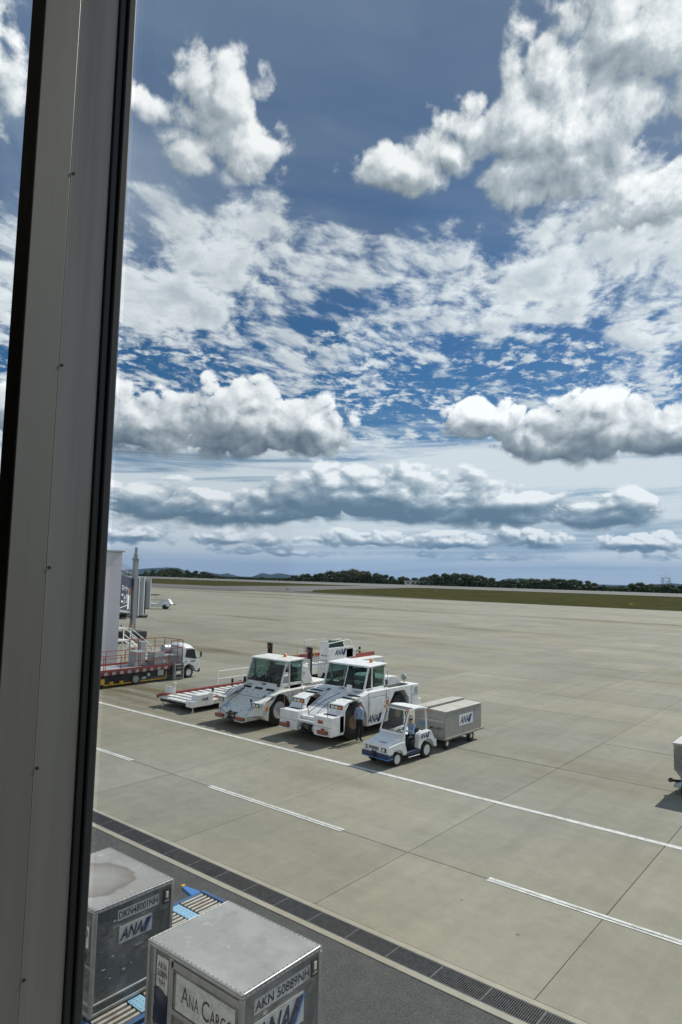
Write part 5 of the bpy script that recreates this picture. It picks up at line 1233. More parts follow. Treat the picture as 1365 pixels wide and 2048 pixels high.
# ---------------------------------------------------------------- mobile steps by the tower
t = thing('mobile_steps', 'white wheeled access steps with handrails beside the grey tower', 'steps', (-44.3, 29.3, 0))
bb = MB()
for s in (0.45, -0.45):
    bb.tube([(s, 0, 0.12), (s, 0, 2.95)], 0.04, 6); bb.tube([(s, -1.2, 0.12), (s, -1.2, 2.95)], 0.04, 6); bb.tube([(s, 0, 2.02), (s, 2.5, 0.15)], 0.05, 6); bb.tube([(s, -1.2, 0.15), (s, 0, 1.95)], 0.03, 6)
    bb.tube([(s, -1.2, 0.15), (s, 2.5, 0.15)], 0.04, 6); bb.tube([(s, -1.2, 2.95), (s, 0, 2.95), (s, 2.5, 1.1), (s, 2.5, 0.15)], 0.035, 6); bb.tube([(s, 0, 2.45), (s, 2.5, 0.6)], 0.03, 6)
bb.build('frame', M['white'], t)
for k in range(8):
    bb = MB(); bb.box(-0.45, 0.45, 0.16 + k*0.29, 0.40 + k*0.29, 1.80 - k*0.22, 1.84 - k*0.22); bb.build('tread', M['white'], t)
bb = MB(); bb.box(-0.5, 0.5, -1.25, 0.05, 2.02, 2.08); bb.build('platform', M['white'], t)
for s in (0.45, -0.45):
    for y in (-1.1, 2.3):
        bb = MB(); bb.lathe([(0.001, -.03), (.11, -.03), (.11, .03), (.001, .03)], (s, y, 0.11), 'x', 14); bb.build('castor', M['black'], t)
bb = MB(); bb.lathe([(0.001, -.09), (.09, -.06), (.09, .06), (.001, .09)], (0.45, 0.1, 3.05), 'z', 12); bb.build('warning_lamp', M['orange'], t)

# ---------------------------------------------------------------- distant loader on the apron
t = thing('belt_loader', 'small distant white loading vehicle with open canopy frame, out on the apron beyond the bridge', 'loader', (-107, 77, 0), R(38))
bb = MB(); bb.box(-3.2, 2.6, -0.9, 0.9, 0.45, 1.0); bb.build('chassis', M['oldwhite'], t, bevel=0.05)
bb = MB(); bb.hexa([(0.2, -0.8, 1.0), (2.9, -0.8, 0.9), (2.9, 0.8, 0.9), (0.2, 0.8, 1.0), (0.5, -0.7, 1.6), (2.2, -0.7, 1.9), (2.2, 0.7, 1.9), (0.5, 0.7, 1.6)]); bb.build('bonnet', M['white'], t, bevel=0.08)
bb = MB(); bb.box(2.4, 3.4, -0.6, 0.6, 0.8, 0.9); bb.build('boom', M['dark'], t)
bb = MB()
for x in (-2.6, -1.6, -0.3, 1.0):
    for y in (-0.8, 0.8): bb.tube([(x, y, 1.0), (x, y, 2.6 if x > -1.7 else 2.3)], 0.04, 5)
for y in (-0.8, 0.8): bb.tube([(-2.6, y, 1.6), (2.6, y, 1.75)], 0.04, 5)
bb.build('canopy_frame', M['steel'], t)
bb = MB(); bb.box(-1.8, 0.2, -0.95, 0.95, 2.55, 2.72); bb.build('canopy', M['dark'], t, bevel=0.04)
bb = MB(); bb.box(-3.2, -1.9, -0.9, 0.9, 2.30, 2.42); bb.build('canopy', M['white'], t, bevel=0.03)
for s in (1, -1):
    for x in (-2.0, 1.6):
        bb = MB(); bb.lathe([(0.001, -.12), (.42, -.12), (.42, .12), (.001, .12)], (x, s*0.85, 0.42), 'y', 16); bb.build('wheel', M['tyre'], t)

# ---------------------------------------------------------------- cargo containers on roller dollies
def alloy(name, base, patch, seed, metal=0.55, ring=None, wear=1.0):
    """scuffed aluminium sheet: blotches, wiped streaks and scratches with shapes of their own"""
    m = bpy.data.materials.new(name); m.use_nodes = True
    T = m.node_tree; N = T.nodes; L = T.links; b = N['Principled BSDF']
    c = N.new('ShaderNodeTexCoord')
    def nz(scale, detail, rough, st=(1, 1, 1)):
        mp = N.new('ShaderNodeMapping'); mp.inputs['Scale'].default_value = st; mp.inputs['Location'].default_value = (seed, seed*.7, seed*.3); L.new(c.outputs['Object'], mp.inputs[0])
        n = N.new('ShaderNodeTexNoise'); n.inputs['Scale'].default_value = scale; n.inputs['Detail'].default_value = detail; n.inputs['Roughness'].default_value = rough
        L.new(mp.outputs[0], n.inputs['Vector']); return n.outputs[0]
    def mixn(f, a, bcol, lo, hi, amt):
        r = N.new('ShaderNodeMapRange'); r.inputs[1].default_value = lo; r.inputs[2].default_value = hi; r.inputs[4].default_value = amt; L.new(f, r.inputs[0])
        x = N.new('ShaderNodeMix'); x.data_type = 'RGBA'; L.new(r.outputs[0], x.inputs[0])
        if isinstance(a, tuple): x.inputs[6].default_value = (*a, 1)
        else: L.new(a, x.inputs[6])
        x.inputs[7].default_value = (*bcol, 1); return x.outputs[2]
    o = mixn(nz(1.6, 6, 0.6), base, patch, 0.44, 0.58, 0.95)
    o = mixn(nz(3.0, 5, 0.6, (1, 1, 4)), o, (base[0]*0.55, base[1]*0.55, base[2]*0.55), 0.55, 0.68, 0.6*wear)
    o = mixn(nz(7, 3, 0.5, (1, 1, 9)), o, (0.62, 0.64, 0.65), 0.66, 0.69, 0.55*wear)
    o = mixn(nz(22, 3, 0.6, (1, 1, 2)), o, (base[0]*0.4, base[1]*0.4, base[2]*0.4), 0.66, 0.70, 0.5*wear)
    L.new(o, b.inputs['Base Color']); b.inputs['Metallic'].default_value = metal
    r = N.new('ShaderNodeMapRange'); r.inputs[3].default_value = 0.32; r.inputs[4].default_value = 0.62; L.new(nz(4, 5, .6), r.inputs[0]); L.new(r.outputs[0], b.inputs['Roughness'])
    bp_ = N.new('ShaderNodeBump'); bp_.inputs['Strength'].default_value = 0.35; bp_.inputs['Distance'].default_value = 0.03; L.new(nz(2.2, 4, .5), bp_.inputs['Height']); L.new(bp_.outputs[0], b.inputs['Normal'])
    if ring:
        cx_, cy_r, rr_ = ring
        mp = N.new('ShaderNodeMapping'); mp.inputs['Location'].default_value = (-cx_, -cy_r, 0); mp.inputs['Scale'].default_value = (1, 1.15, 0); L.new(c.outputs['Object'], mp.inputs[0])
        ln = N.new('ShaderNodeVectorMath'); ln.operation = 'LENGTH'; L.new(mp.outputs[0], ln.inputs[0])
        ad_ = N.new('ShaderNodeMath'); ad_.operation = 'MULTIPLY_ADD'; ad_.inputs[1].default_value = 0.55; L.new(nz(2.6, 5, .55), ad_.inputs[0]); L.new(ln.outputs['Value'], ad_.inputs[2])
        rp = N.new('ShaderNodeValToRGB'); L.new(ad_.outputs[0], rp.inputs[0]); e = rp.color_ramp.elements
        e[0].position = rr_*0.55; e[0].color = (.25, .25, .25, 1); e[1].position = rr_*1.02; e[1].color = (0, 0, 0, 1)
        for ps, v_ in ((rr_*0.80, .55), (rr_*0.96, 1.0)): q_ = e.new(ps); q_.color = (v_, v_, v_, 1)
        x = N.new('ShaderNodeMix'); x.data_type = 'RGBA'; L.new(rp.outputs[0], x.inputs[0]); L.new(o, x.inputs[6]); x.inputs[7].default_value = (0.21, 0.19, 0.165, 1); L.new(x.outputs[2], b.inputs['Base Color'])
    return m


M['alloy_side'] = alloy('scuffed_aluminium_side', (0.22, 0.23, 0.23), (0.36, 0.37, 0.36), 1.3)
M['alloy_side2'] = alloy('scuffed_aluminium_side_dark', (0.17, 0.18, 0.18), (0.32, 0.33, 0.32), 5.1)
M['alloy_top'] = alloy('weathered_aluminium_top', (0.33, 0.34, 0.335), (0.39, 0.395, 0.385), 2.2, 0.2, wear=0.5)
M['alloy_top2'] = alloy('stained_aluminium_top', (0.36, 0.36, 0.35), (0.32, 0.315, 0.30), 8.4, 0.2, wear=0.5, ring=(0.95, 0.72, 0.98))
M['extrusion'] = mat('aluminium_extrusion', (0.46, 0.47, 0.47), 0.4, metal=0.6, var=0.15, scale=8)
M['dollyblue'] = mat('faded_blue_frame', (0.035, 0.11, 0.26), 0.6, var=0.2, dirt=(0.06, 0.07, 0.08), dirt_amt=0.7, dirt_scale=4)
M['ltblue'] = mat('light_blue_deck_paint', (0.27, 0.50, 0.68), 0.5, var=0.08, dirt=(0.3, 0.36, 0.4), dirt_amt=0.4, dirt_scale=5)
M['roller'] = mat('worn_roller_steel', (0.27, 0.265, 0.24), 0.5, metal=0.3, var=0.3, scale=5, dirt=(0.14, 0.10, 0.07), dirt_amt=0.7, dirt_scale=3)
M['sticker'] = mat('scuffed_white_sticker', (0.56, 0.58, 0.58), 0.55, var=0.1, scale=6, dirt=(0.22, 0.23, 0.23), dirt_amt=0.85, dirt_scale=7)
M['tarp'] = mat('dark_blue_tarpaulin', (0.010, 0.016, 0.045), 0.35, var=0.3, scale=6)


def container(name, label, x0, x1, y0, y1, z0, z1, top, sidem, cut=None):
    t = thing(name, label, 'cargo container', (x0, y0, z0), 0, 'aluminium cargo containers')
    w, d, h = x1 - x0, y1 - y0, z1 - z0
    if cut: prof = [(0.44, 0), (w, 0), (w, h - .05), (0, h - .05), (0, 0.48)]
    else: prof = [(0, 0), (w, 0), (w, h - .05), (0, h - .05)]
    i_ = 0.012
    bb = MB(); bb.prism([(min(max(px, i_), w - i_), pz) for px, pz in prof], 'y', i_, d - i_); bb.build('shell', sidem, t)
    bb = MB(); bb.box(-0.008, w + 0.008, -0.008, d + 0.008, h - 0.075, h - 0.034); bb.box(-0.008, w + 0.008, -0.008, 0.016, h - 0.0345, h - 0.002); bb.box(-0.008, w + 0.008, d - 0.016, d + 0.008, h - 0.0345, h - 0.002); bb.box(-0.008, 0.016, 0.016, d - 0.016, h - 0.0345, h - 0.002); bb.box(w - 0.016, w + 0.008, 0.016, d - 0.016, h - 0.0345, h - 0.002); bb.build('top_rail', M['extrusion'], t, bevel=0.012)
    # dented top sheet
    n = 14; bb = MB(); g = []
    for a in range(n + 1):
        for b_ in range(n + 1):
            u, v = a/n, b_/n; edge = min(u, 1 - u, v, 1 - v)
            z = h - 0.004 + (mnoise.noise(Vector((u*2.3 + x0, v*2.3, 1.7)))*0.016 - 0.012)*min(1, edge*5)
            g.append((0.014 + u*(w - 0.028), 0.014 + v*(d - 0.028), z))
    bb.v = g; bb.f = [(a*(n + 1) + b_, (a + 1)*(n + 1) + b_, (a + 1)*(n + 1) + b_ + 1, a*(n + 1) + b_ + 1) for a in range(n) for b_ in range(n)]
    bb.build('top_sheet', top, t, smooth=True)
    bb = MB()
    for px, py in ((0, 0), (w, 0), (w, d), (0, d)):
        if cut and px == 0: continue
        bb.box(px - 0.008 if px == 0 else px - 0.052, px + 0.052 if px == 0 else px + 0.008, py - 0.008 if py == 0 else py - 0.052, py + 0.052 if py == 0 else py + 0.008, 0, h - 0.076)
    bb.build('corner_post', M['extrusion'], t, bevel=0.008)
    bb = MB(); xa = 0.44 if cut else -0.008
    bb.box(xa, w + 0.010, -0.010, d + 0.010, 0.0, 0.05); bb.box(xa, w + 0.010, -0.010, 0.02, 0.16, 0.19); bb.box(w - 0.02, w + 0.010, 0.02, d + 0.010, 0.16, 0.19); bb.build('base_frame', M['extrusion'], t, bevel=0.006)
    bb = MB()
    for k in range(22):
        q = 0.06 + k*(w - 0.12)/21
        for py in (0.025, d - 0.025): bb.cyl((q, py, h - 0.006), (q, py, h + 0.002), 0.006, n=6)
    for k in range(17):
        q = 0.06 + k*(d - 0.12)/16
        for px in (0.025, w - 0.025): bb.cyl((px, q, h - 0.006), (px, q, h + 0.002), 0.006, n=6)
        bb.cyl((w + 0.006, q, h - 0.04), (w + 0.012, q, h - 0.04), 0.006, n=6)
    rv = bb.build('rivet_line', M['dark'], t)
    # latch pocket on the end wall
    bb = MB(); bb.box(w - 0.01, w + 0.004, d - 0.20, d - 0.07, h - 0.36, h - 0.14); lp = bb.build('latch_pocket', M['dark'], t)
    bb = MB(); bb.box(w, w + 0.014, d - 0.155, d - 0.105, h - 0.27, h - 0.17); bb.build('latch', M['cream'], lp)
    bb = MB(); bb.box(w, w + 0.012, d - 0.18, d - 0.09, h - 0.33, h - 0.305); bb.build('latch_bar', M['extrusion'], lp)
    return t, w, d, h


ZD = 0.40
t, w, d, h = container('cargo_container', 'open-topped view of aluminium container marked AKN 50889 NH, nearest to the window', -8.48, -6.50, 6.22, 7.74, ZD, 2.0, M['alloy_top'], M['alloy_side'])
t['label'] = 'scuffed aluminium cargo container marked AKN 50889 NH with flat grey top'
XF = w + 0.001
bb = MB(); bb.box(w - 0.011, w - 0.006, 0.22, 1.30, h - 0.355, h - 0.17); bb.build('number_sticker', M['sticker'], t)
text('AKN 50889NH', 0.125, M['worn_ink'], t, (w - 0.004, 0.76, h - 0.262), '+X', 1.04, 0.03)
bb = MB(); bb.box(w - 0.011, w - 0.006, 0.24, 1.18, h - 0.86, h - 0.46); bb.build('logo_sticker', M['sticker'], t)
ana(t, (w - 0.006, 0.70, h - 0.66), '+X', 0.98, dark=M['faded_ink'])
rnd = random.Random(4)
for k in range(26):
    ya, za = rnd.uniform(0.05, 1.0), rnd.uniform(h - 1.1, h - 0.2)
    bb = MB(); bb.box(w - 0.0115, w - 0.0075, ya, ya + rnd.uniform(.03, .14), za, za + rnd.uniform(.02, .07)); bb.build('torn_sticker', M['sticker'], t)
bb = MB(); bb.box(0.14, 0.20, -0.006, 0.004, 0.1, h - 0.08); bb.box(0.50, 0.60, -0.006, 0.004, 0.1, h - 0.08); bb.box(0.55, w - 0.05, -0.012, 0.0, h - 0.78, h - 0.72); bb.box(0.55, w - 0.05, -0.006, 0.0, h - 0.19, h - 0.10); bb.build('door_frame', M['extrusion'], t, bevel=0.004)
bb = MB(); bb.box(0.66, 1.86, 0.003, 0.008, h - 0.70, h - 0.235); bb.build('name_panel', M['sticker'], t)
text('A', 0.24, M['worn_ink'], t, (0.86, 0.001, h - 0.45), '-Y', 0.16, 0.004)
text('NA', 0.18, M['worn_ink'], t, (1.05, 0.001, h - 0.48), '-Y', 0.20, 0.004)
text('C', 0.26, M['worn_ink'], t, (1.29, 0.001, h - 0.47), '-Y', 0.15, 0.006)
text('ARGO', 0.18, M['ink'], t, (1.60, 0.001, h - 0.50), '-Y', 0.44, 0.004)
bb = MB(); bb.box(0.215, 0.475, 0.003, 0.008, h - 0.62, h - 0.14); bb.build('number_sticker', M['sticker'], t)
text('AKN\n50889\nNH', 0.095, M['ink'], t, (0.345, 0.001, h - 0.36), '-Y', 0.225, 0.01)
# tucked tarpaulin bulging from its pocket
bb = MB(); g = []; nu, nv_ = 8, 12
for a in range(nu + 1):
    for b_ in range(nv_ + 1):
        u, v = a/nu, b_/nv_
        g.append((0.19 + 0.30*u, -0.012 - 0.055*math.sin(PI*u)**0.7*math.sin(PI*min(1, v*1.02))**0.5 - 0.02*mnoise.noise(Vector((u*4, v*6, 3))), h - 1.02 + 0.45*v + 0.03*math.sin(u*5)*v))
bb.v = g; bb.f = [(a*(nv_ + 1) + b_, (a + 1)*(nv_ + 1) + b_, (a + 1)*(nv_ + 1) + b_ + 1, a*(nv_ + 1) + b_ + 1) for a in range(nu) for b_ in range(nv_)]
bb.build('tarpaulin', M['tarp'], t, smooth=True)
bb = MB(); bb.box(0.24, 0.32, -0.02, 0.0, h - 1.12, h - 1.05); bb.build('tag_label', M['sticker'], t)

t, w, d, h = container('cargo_container', 'aluminium cargo container marked DKN48001NH with brown water stain on top, beside the window frame', -11.74, -9.77, 6.14, 7.63, ZD, 2.0, M['alloy_top2'], M['alloy_side2'])
bb = MB(); bb.box(w - 0.011, w - 0.006, 0.42, 1.20, h - 0.32, h - 0.155); bb.build('number_sticker', M['sticker'], t)
text('DKN48001NH', 0.11, M['worn_ink'], t, (w - 0.004, 0.81, h - 0.238), '+X', 0.74, 0.03)
bb = MB(); bb.box(w - 0.011, w - 0.006, 0.46, 1.08, h - 0.68, h - 0.42); bb.build('logo_sticker', M['sticker'], t)
ana(t, (w - 0.006, 0.77, h - 0.55), '+X', 0.60, dark=M['faded_ink'])
for k in range(12):
    ya, za = rnd.uniform(0.15, 0.95), rnd.uniform(h - 1.2, h - 0.3)
    bb = MB(); bb.box(w - 0.0115, w - 0.0075, ya, ya + rnd.uniform(.03, .16), za, za + rnd.uniform(.006, .03)); bb.build('scratch', M['extrusion'] if k % 2 else M['sticker'], t)
bb = MB(); bb.box(w - 0.30, w - 0.14, 0.003, 0.008, h - 0.62, h - 0.30); bb.build('handling_sticker', M['sticker'], t)
bb = MB()
for cx_, cz_ in ((w - 0.22, h - 0.40),):
    bb.tube([(cx_ + 0.045*math.cos(a), 0.0, cz_ + 0.06*math.sin(a)) for a in (2*PI*k/16 for k in range(17))], 0.006, 5); bb.tube([(cx_, 0, cz_ - 0.06), (cx_, 0, cz_ - 0.20)], 0.007, 5); bb.tube([(cx_ - 0.05, 0, cz_ - 0.03), (cx_ - 0.05, 0, cz_ - 0.18)], 0.006, 5)
bb.build('pictogram', M['ink'], t)
bb = MB(); bb.box(w - 0.5, w - 0.05, -0.004, 0.004, h - 0.90, h - 0.86); bb.box(w - 0.55, w - 0.52, -0.004, 0.004, 0.1, h - 0.08); bb.build('door_frame', M['extrusion'], t)
bb = MB(); bb.box(w - 0.34, w - 0.2, 0.0, 0.006, h - 0.82, h - 0.70); bb.build('latch_pocket', M['dark'], t)


def dolly(label, x0, x1, y0, y1, rollers):
    t = thing('roller_dolly', label, 'cargo dolly', (x0, y0, 0), 0, 'roller dollies under the containers')
    w, d = x1 - x0, y1 - y0
    bb = MB(); bb.box(0, w, 0.0, 0.09, 0.24, 0.385); bb.box(0, w, d - 0.09, d, 0.24, 0.385); bb.box(0, 0.09, 0.09, d - 0.09, 0.24, 0.37); bb.box(w - 0.09, w, 0.09, d - 0.09, 0.24, 0.37); bb.build('frame', M['dollyblue'], t, bevel=0.01)
    bb = MB()
    for k in range(int(w/0.115) - 1):
        xx = 0.14 + k*0.115
        if rollers(x0 + xx): continue
        bb.box(xx - 0.02, xx + 0.02, 0.1, d - 0.1, 0.24, 0.30)
    bb.box(0.1, w - 0.1, 0.1, d - 0.1, 0.18, 0.20); bb.build('underframe', M['dark'], t)
    for k in range(int(w/0.115) - 1):
        xx = 0.14 + k*0.115
        if not rollers(x0 + xx): continue
        for ya, yb in ((0.13, d*0.42), (d*0.60, d - 0.13)):
            bb = MB(); bb.cyl((xx, ya, 0.345), (xx, yb, 0.345), 0.040, n=12); bb.build('roller', M['roller'], t, smooth=True)
    # perforated middle plate
    for xa, xb in ((0.12, w*0.33), (w*0.34, w*0.66), (w*0.67, w - 0.12)):
        bb = MB(); bb.box(xa, xb, d*0.44, d*0.58, 0.35, 0.372); p = bb.build('deck_plate', M['ltblue'], t, bevel=0.004)
        bb = MB()
        for i in range(int((xb - xa)/0.07)):
            for j in range(3): bb.cyl((xa + 0.04 + i*0.07, d*0.44 + 0.035 + j*0.07, 0.3725), (xa + 0.04 + i*0.07, d*0.44 + 0.035 + j*0.07, 0.3735), 0.010, n=8)
        bb.build('plate_hole', M['dark'], p)
    for px in (0.45, w - 0.45):
        for py in (0.25, d - 0.25): wheel(t, px, py, 0.16, 0.11, M['grey'], 1, 4, 0.5)
    bb = MB(); bb.box(w - 0.14, w - 0.02, 0.10, 0.16, 0.37, 0.43); bb.build('stop_block', M['rust'], t, bevel=0.01)
    return t, w, d


dolly('blue roller dolly under the AKN container, light blue deck plates showing at its end', -9.15, -6.35, 6.10, 7.86, lambda x: True)
dolly('blue roller dolly under the DKN container, edge of its frame showing', -12.3, -9.25, 6.02, 7.80, lambda x: True)

t_, w_, d_ = dolly('empty blue roller dolly standing between the containers and the drain', -11.85, -9.0, 8.30, 10.05, lambda x: True)

bb = MB(); bb.hexa([(-0.55, d_ - 0.16, 0.26), (0, d_ - 0.30, 0.26), (0, d_ - 0.05, 0.26), (-0.50, d_ - 0.08, 0.26), (-0.55, d_ - 0.16, 0.34), (0, d_ - 0.30, 0.36), (0, d_ - 0.05, 0.36), (-0.50, d_ - 0.08, 0.34)]); bb.build('draw_bar', M['blue'], t_, bevel=0.01)
bb = MB(); bb.box(-0.56, -0.50, d_ - 0.17, d_ - 0.07, 0.24, 0.36); bb.build('draw_eye', M['yellow'], t_, bevel=0.01)

# container passing on the far side of the line, cut by the picture edge
t, w, d, h = container('cargo_container', 'grey aluminium contoured cargo container on a dolly, cut off by the right picture edge', -5.95, -4.0, 25.75, 27.25, 0.36, 1.74, M['alloy_top'], M['alloy_side'], cut=True)
for s_, x_, z_ in (('A', 0.34, 1.02), ('V', 0.40, 0.66), ('E', 0.62, 1.0), ('I', 0.68, 0.66)):
    text(s_, 0.34, M['worn_ink'], t, (x_, 0.008, z_), '-Y', 0.2, 0.01)
td = thing('container_dolly', 'low steel dolly with white wheels at the right picture edge', 'cargo dolly', (-5.95, 25.7, 0))
bb = MB(); bb.box(0.0, 2.6, 0.0, 1.6, 0.26, 0.35); bb.build('frame', M['steel'], td, bevel=0.01)
bb = MB(); bb.tube([(0.2, 0.8, 0.3), (-0.12, 0.2, 0.42)], 0.045); bb.lathe([(0.001, -.06), (.07, -.06), (.07, .06), (.001, .06)], (-0.13, 0.16, 0.44), 'y', 10); bb.build('tow_bar', M['dark'], td)
for px in (0.3, 2.2):
    for py in (0.12, 1.5): wheel(td, px, py, 0.2, 0.12, M['rim'], -1, 5, 0.6)

# ---------------------------------------------------------------- beyond the runway: trees, hills, air
def interp(tab, b):
    if b <= tab[0][0]: return tab[0][1]
    for (a0, v0), (a1, v1) in zip(tab, tab[1:]):
        if b <= a1: return v0 + (v1 - v0)*(b - a0)/(a1 - a0)
    return tab[-1][1]


TREE_TOP = [(-16.97, -0.528), (-15.81, -0.137), (-14.62, 0.054), (-13.01, 0.09), (-10.96, -0.24), (-9.5, -0.545), (-8.87, -0.616), (-5.94, -0.556), (-4.67, -0.445), (-3.4, -0.291), (-1.7, -0.127), (0.01, 0.079), (1.29, 0.192), (2.57, 0.134), (3.3, -0.105), (4.28, -0.296), (6.39, -0.333), (7.86, -0.216), (8.49, 0.092), (9.53, 0.031), (10.98, 0.02), (11.8, -0.128), (13.43, -0.34), (15.83, -0.283), (17.79, -0.156), (19.32, -0.24), (21.2, -0.511), (21.93, -0.727), (22.84, -0.702), (23.46, -0.373), (24.81, -0.414), (27.06, -0.429)]
HILL_TOP = [(-19.68, -0.22), (-16.48, -0.029), (-15.82, 0.068), (-14.63, 0.136), (-13.62, 0.159), (-12.8, -0.154), (-12.1, -0.472), (-11.37, -0.082), (-10.75, -0.236), (-9.92, -0.344), (-9.51, -0.21), (-8.67, -0.444), (-7.62, -0.548), (-6.58, -0.147), (-5.73, -0.256), (-5.1, -0.116), (-4.25, -0.267), (-2.55, -0.316), (0.87, -0.412), (12.62, -0.566), (13.63, -0.294), (14.23, -0.115), (14.64, -0.188), (14.96, -0.057), (15.83, -0.324), (17.0, -0.539), (19.32, -0.721), (22.3, -0.678), (23.39, -0.686), (24.81, -0.414), (26.21, -0.224), (27.06, -0.278)]
M['leaf'] = []
for nm, c_ in (('dark_green_foliage', (0.045, 0.066, 0.026)), ('mid_green_foliage', (0.062, 0.080, 0.030)), ('olive_foliage', (0.095, 0.102, 0.042))):
    M['leaf'].append(mat(nm, c_, 0.8, var=0.45, scale=0.55, spec=0.1))
M['bark'] = mat('grey_brown_bark', (0.10, 0.085, 0.065), 0.9, var=0.25)


def tree_meshes(seed, m):
    """unit tree, one high: tapered trunk with limbs, crown of small leaf faces clumped round the limb ends"""
    rn = random.Random(seed)
    bb = MB(); bb.cyl((0, 0, -0.03), (0.01, 0, 0.30), 0.035, 0.022, 8); ends = []
    for k in range(rn.randint(6, 9)):
        a = rn.uniform(0, 2*PI); r_ = rn.uniform(0.10, 0.42); z = rn.uniform(0.34, 0.86)
        r_ *= 1.15 - 0.55*z
        e = Vector((r_*math.cos(a), r_*math.sin(a), z)); ends.append(e)
        bb.cyl((0.005, 0, rn.uniform(0.12, 0.30)), e, 0.014, 0.004, 5)
    ends.append(Vector((0, 0, 0.86)))
    tr = bb.mesh('trunk', M['bark'])
    vs, fs = [], []
    for e in ends:
        R_ = rn.uniform(0.16, 0.25)
        for k in range(120):
            d = Vector((rn.gauss(0, 1), rn.gauss(0, 1), rn.gauss(0, 0.8))).normalized()*R_*rn.uniform(0.35, 1.08)
            c_ = e + d
            if c_.z < 0.05: continue
            n_ = (d.normalized() + Vector((rn.uniform(-.6, .6), rn.uniform(-.6, .6), rn.uniform(-.2, .8)))).normalized()
            a_ = n_.orthogonal().normalized(); b_ = n_.cross(a_); s = rn.uniform(0.028, 0.055); o = len(vs)
            vs += [tuple(c_ + a_*s), tuple(c_ + b_*s*0.8), tuple(c_ - a_*s), tuple(c_ - b_*s*0.8)]; fs.append((o, o + 1, o + 2, o + 3))
    me = bpy.data.meshes.new('crown'); me.from_pydata(vs, [], fs); me.materials.append(m)
    return tr, me


protos = [tree_meshes(20 + k, M['leaf'][k % 3]) for k in range(7)]
rn = random.Random(11)
GRP = ((-90, -14.0, 'dark round-topped tree on the wooded mound beyond the runway, near the bridge', 'trees on the mound by the bridge'),
       (-14.0, 3.6, 'dark tree in the wooded rise beyond the middle of the runway', 'trees on the middle rise'),
       (3.6, 8.2, 'small dark tree beside the low pale building beyond the runway', 'trees by the low building'),
       (8.2, 13.0, 'tall dark bushy tree right of the low pale building', 'taller trees right of the low building'),
       (13.0, 18.0, 'dark tree of the belt in front of the small twin hill', 'belt trees before the twin hill'),
       (18.0, 22.4, 'dark tree where the belt thins out short of the lattice mast', 'belt trees short of the mast'),
       (22.4, 90, 'dark tree standing round the foot of the lattice mast', 'trees round the lattice mast'))
def place_tree(b, D, top, wf=1.0):
    a = YAW + R(b); x, y = D*math.sin(a), D*math.cos(a)
    h = CAM_H + D*math.tan(R(top)) + 0.3
    if h < 2.2: return
    _, _, lab, grp = next(g for g in GRP if g[0] <= b < g[1])
    t = thing('tree', lab, 'tree', (x, y, -0.3), rn.uniform(0, 6.28), grp)
    s = rn.uniform(0.85, 1.15)*wf
    t.scale = (max(h, 6)*s, max(h, 6)*s, h)
    tr, cr = protos[rn.randrange(7)]
    for nm, me in (('trunk', tr), ('crown', cr)):
        o = bpy.data.objects.new(nm, me); col.objects.link(o); o.parent = t
def far_D(b, y):  # distance at which bearing b crosses the line Y = y
    return y/math.cos(YAW + R(b))
b = -21.0
while b < 29.5:
    top = interp(TREE_TOP, b); ok = top > -0.42; top += 0.06 if b < -8 else 0.18
    if ok or 19 < b or rn.random() < 0.25:
        if top > -0.62:
            for row_, (y, k) in enumerate(((512, 0.0), (484, -0.10), (458, -0.22))):
                place_tree(b + rn.uniform(-.2, .2), far_D(b, y) + rn.uniform(-8, 8), top + k*rn.uniform(0.3, 1.2) + rn.uniform(-0.06, 0.06), 1.35)
    b += rn.uniform(0.50, 0.74)
# low undergrowth closing the feet of the belt
bb = MB(); vs, fs = [], []
b = -21.5
while b < 30:
    top = interp(TREE_TOP, b)
    for y in (450, 475, 500, 525):
        D = far_D(b, y) + rn.uniform(-6, 6); a = YAW + R(b + rn.uniform(-.1, .1)); c_ = Vector((D*math.sin(a), D*math.cos(a), 0))
        hh = min(4.5, max(0.8, (CAM_H + D*math.tan(R(top)))*0.65))
        for k in range(16):
            q = c_ + Vector((rn.uniform(-4, 4), rn.uniform(-4, 4), rn.uniform(0.1, hh) - 0.2)); s = rn.uniform(0.5, 1.1); o = len(vs)
            n_ = Vector((rn.uniform(-1, 1), rn.uniform(-1, 1), rn.uniform(0, 1))).normalized(); a_ = n_.orthogonal().normalized()*s; b_ = n_.cross(a_.normalized())*s
            vs += [tuple(q + a_), tuple(q + b_), tuple(q - a_), tuple(q - b_)]; fs.append((o, o + 1, o + 2, o + 3))
    b += 0.12
me = bpy.data.meshes.new('undergrowth'); me.from_pydata(vs, [], fs); me.materials.append(M['leaf'][0])
o = bpy.data.objects.new('undergrowth', me); col.objects.link(o); tag(o, 'low dark undergrowth along the foot of the tree belt', None, kind='stuff')

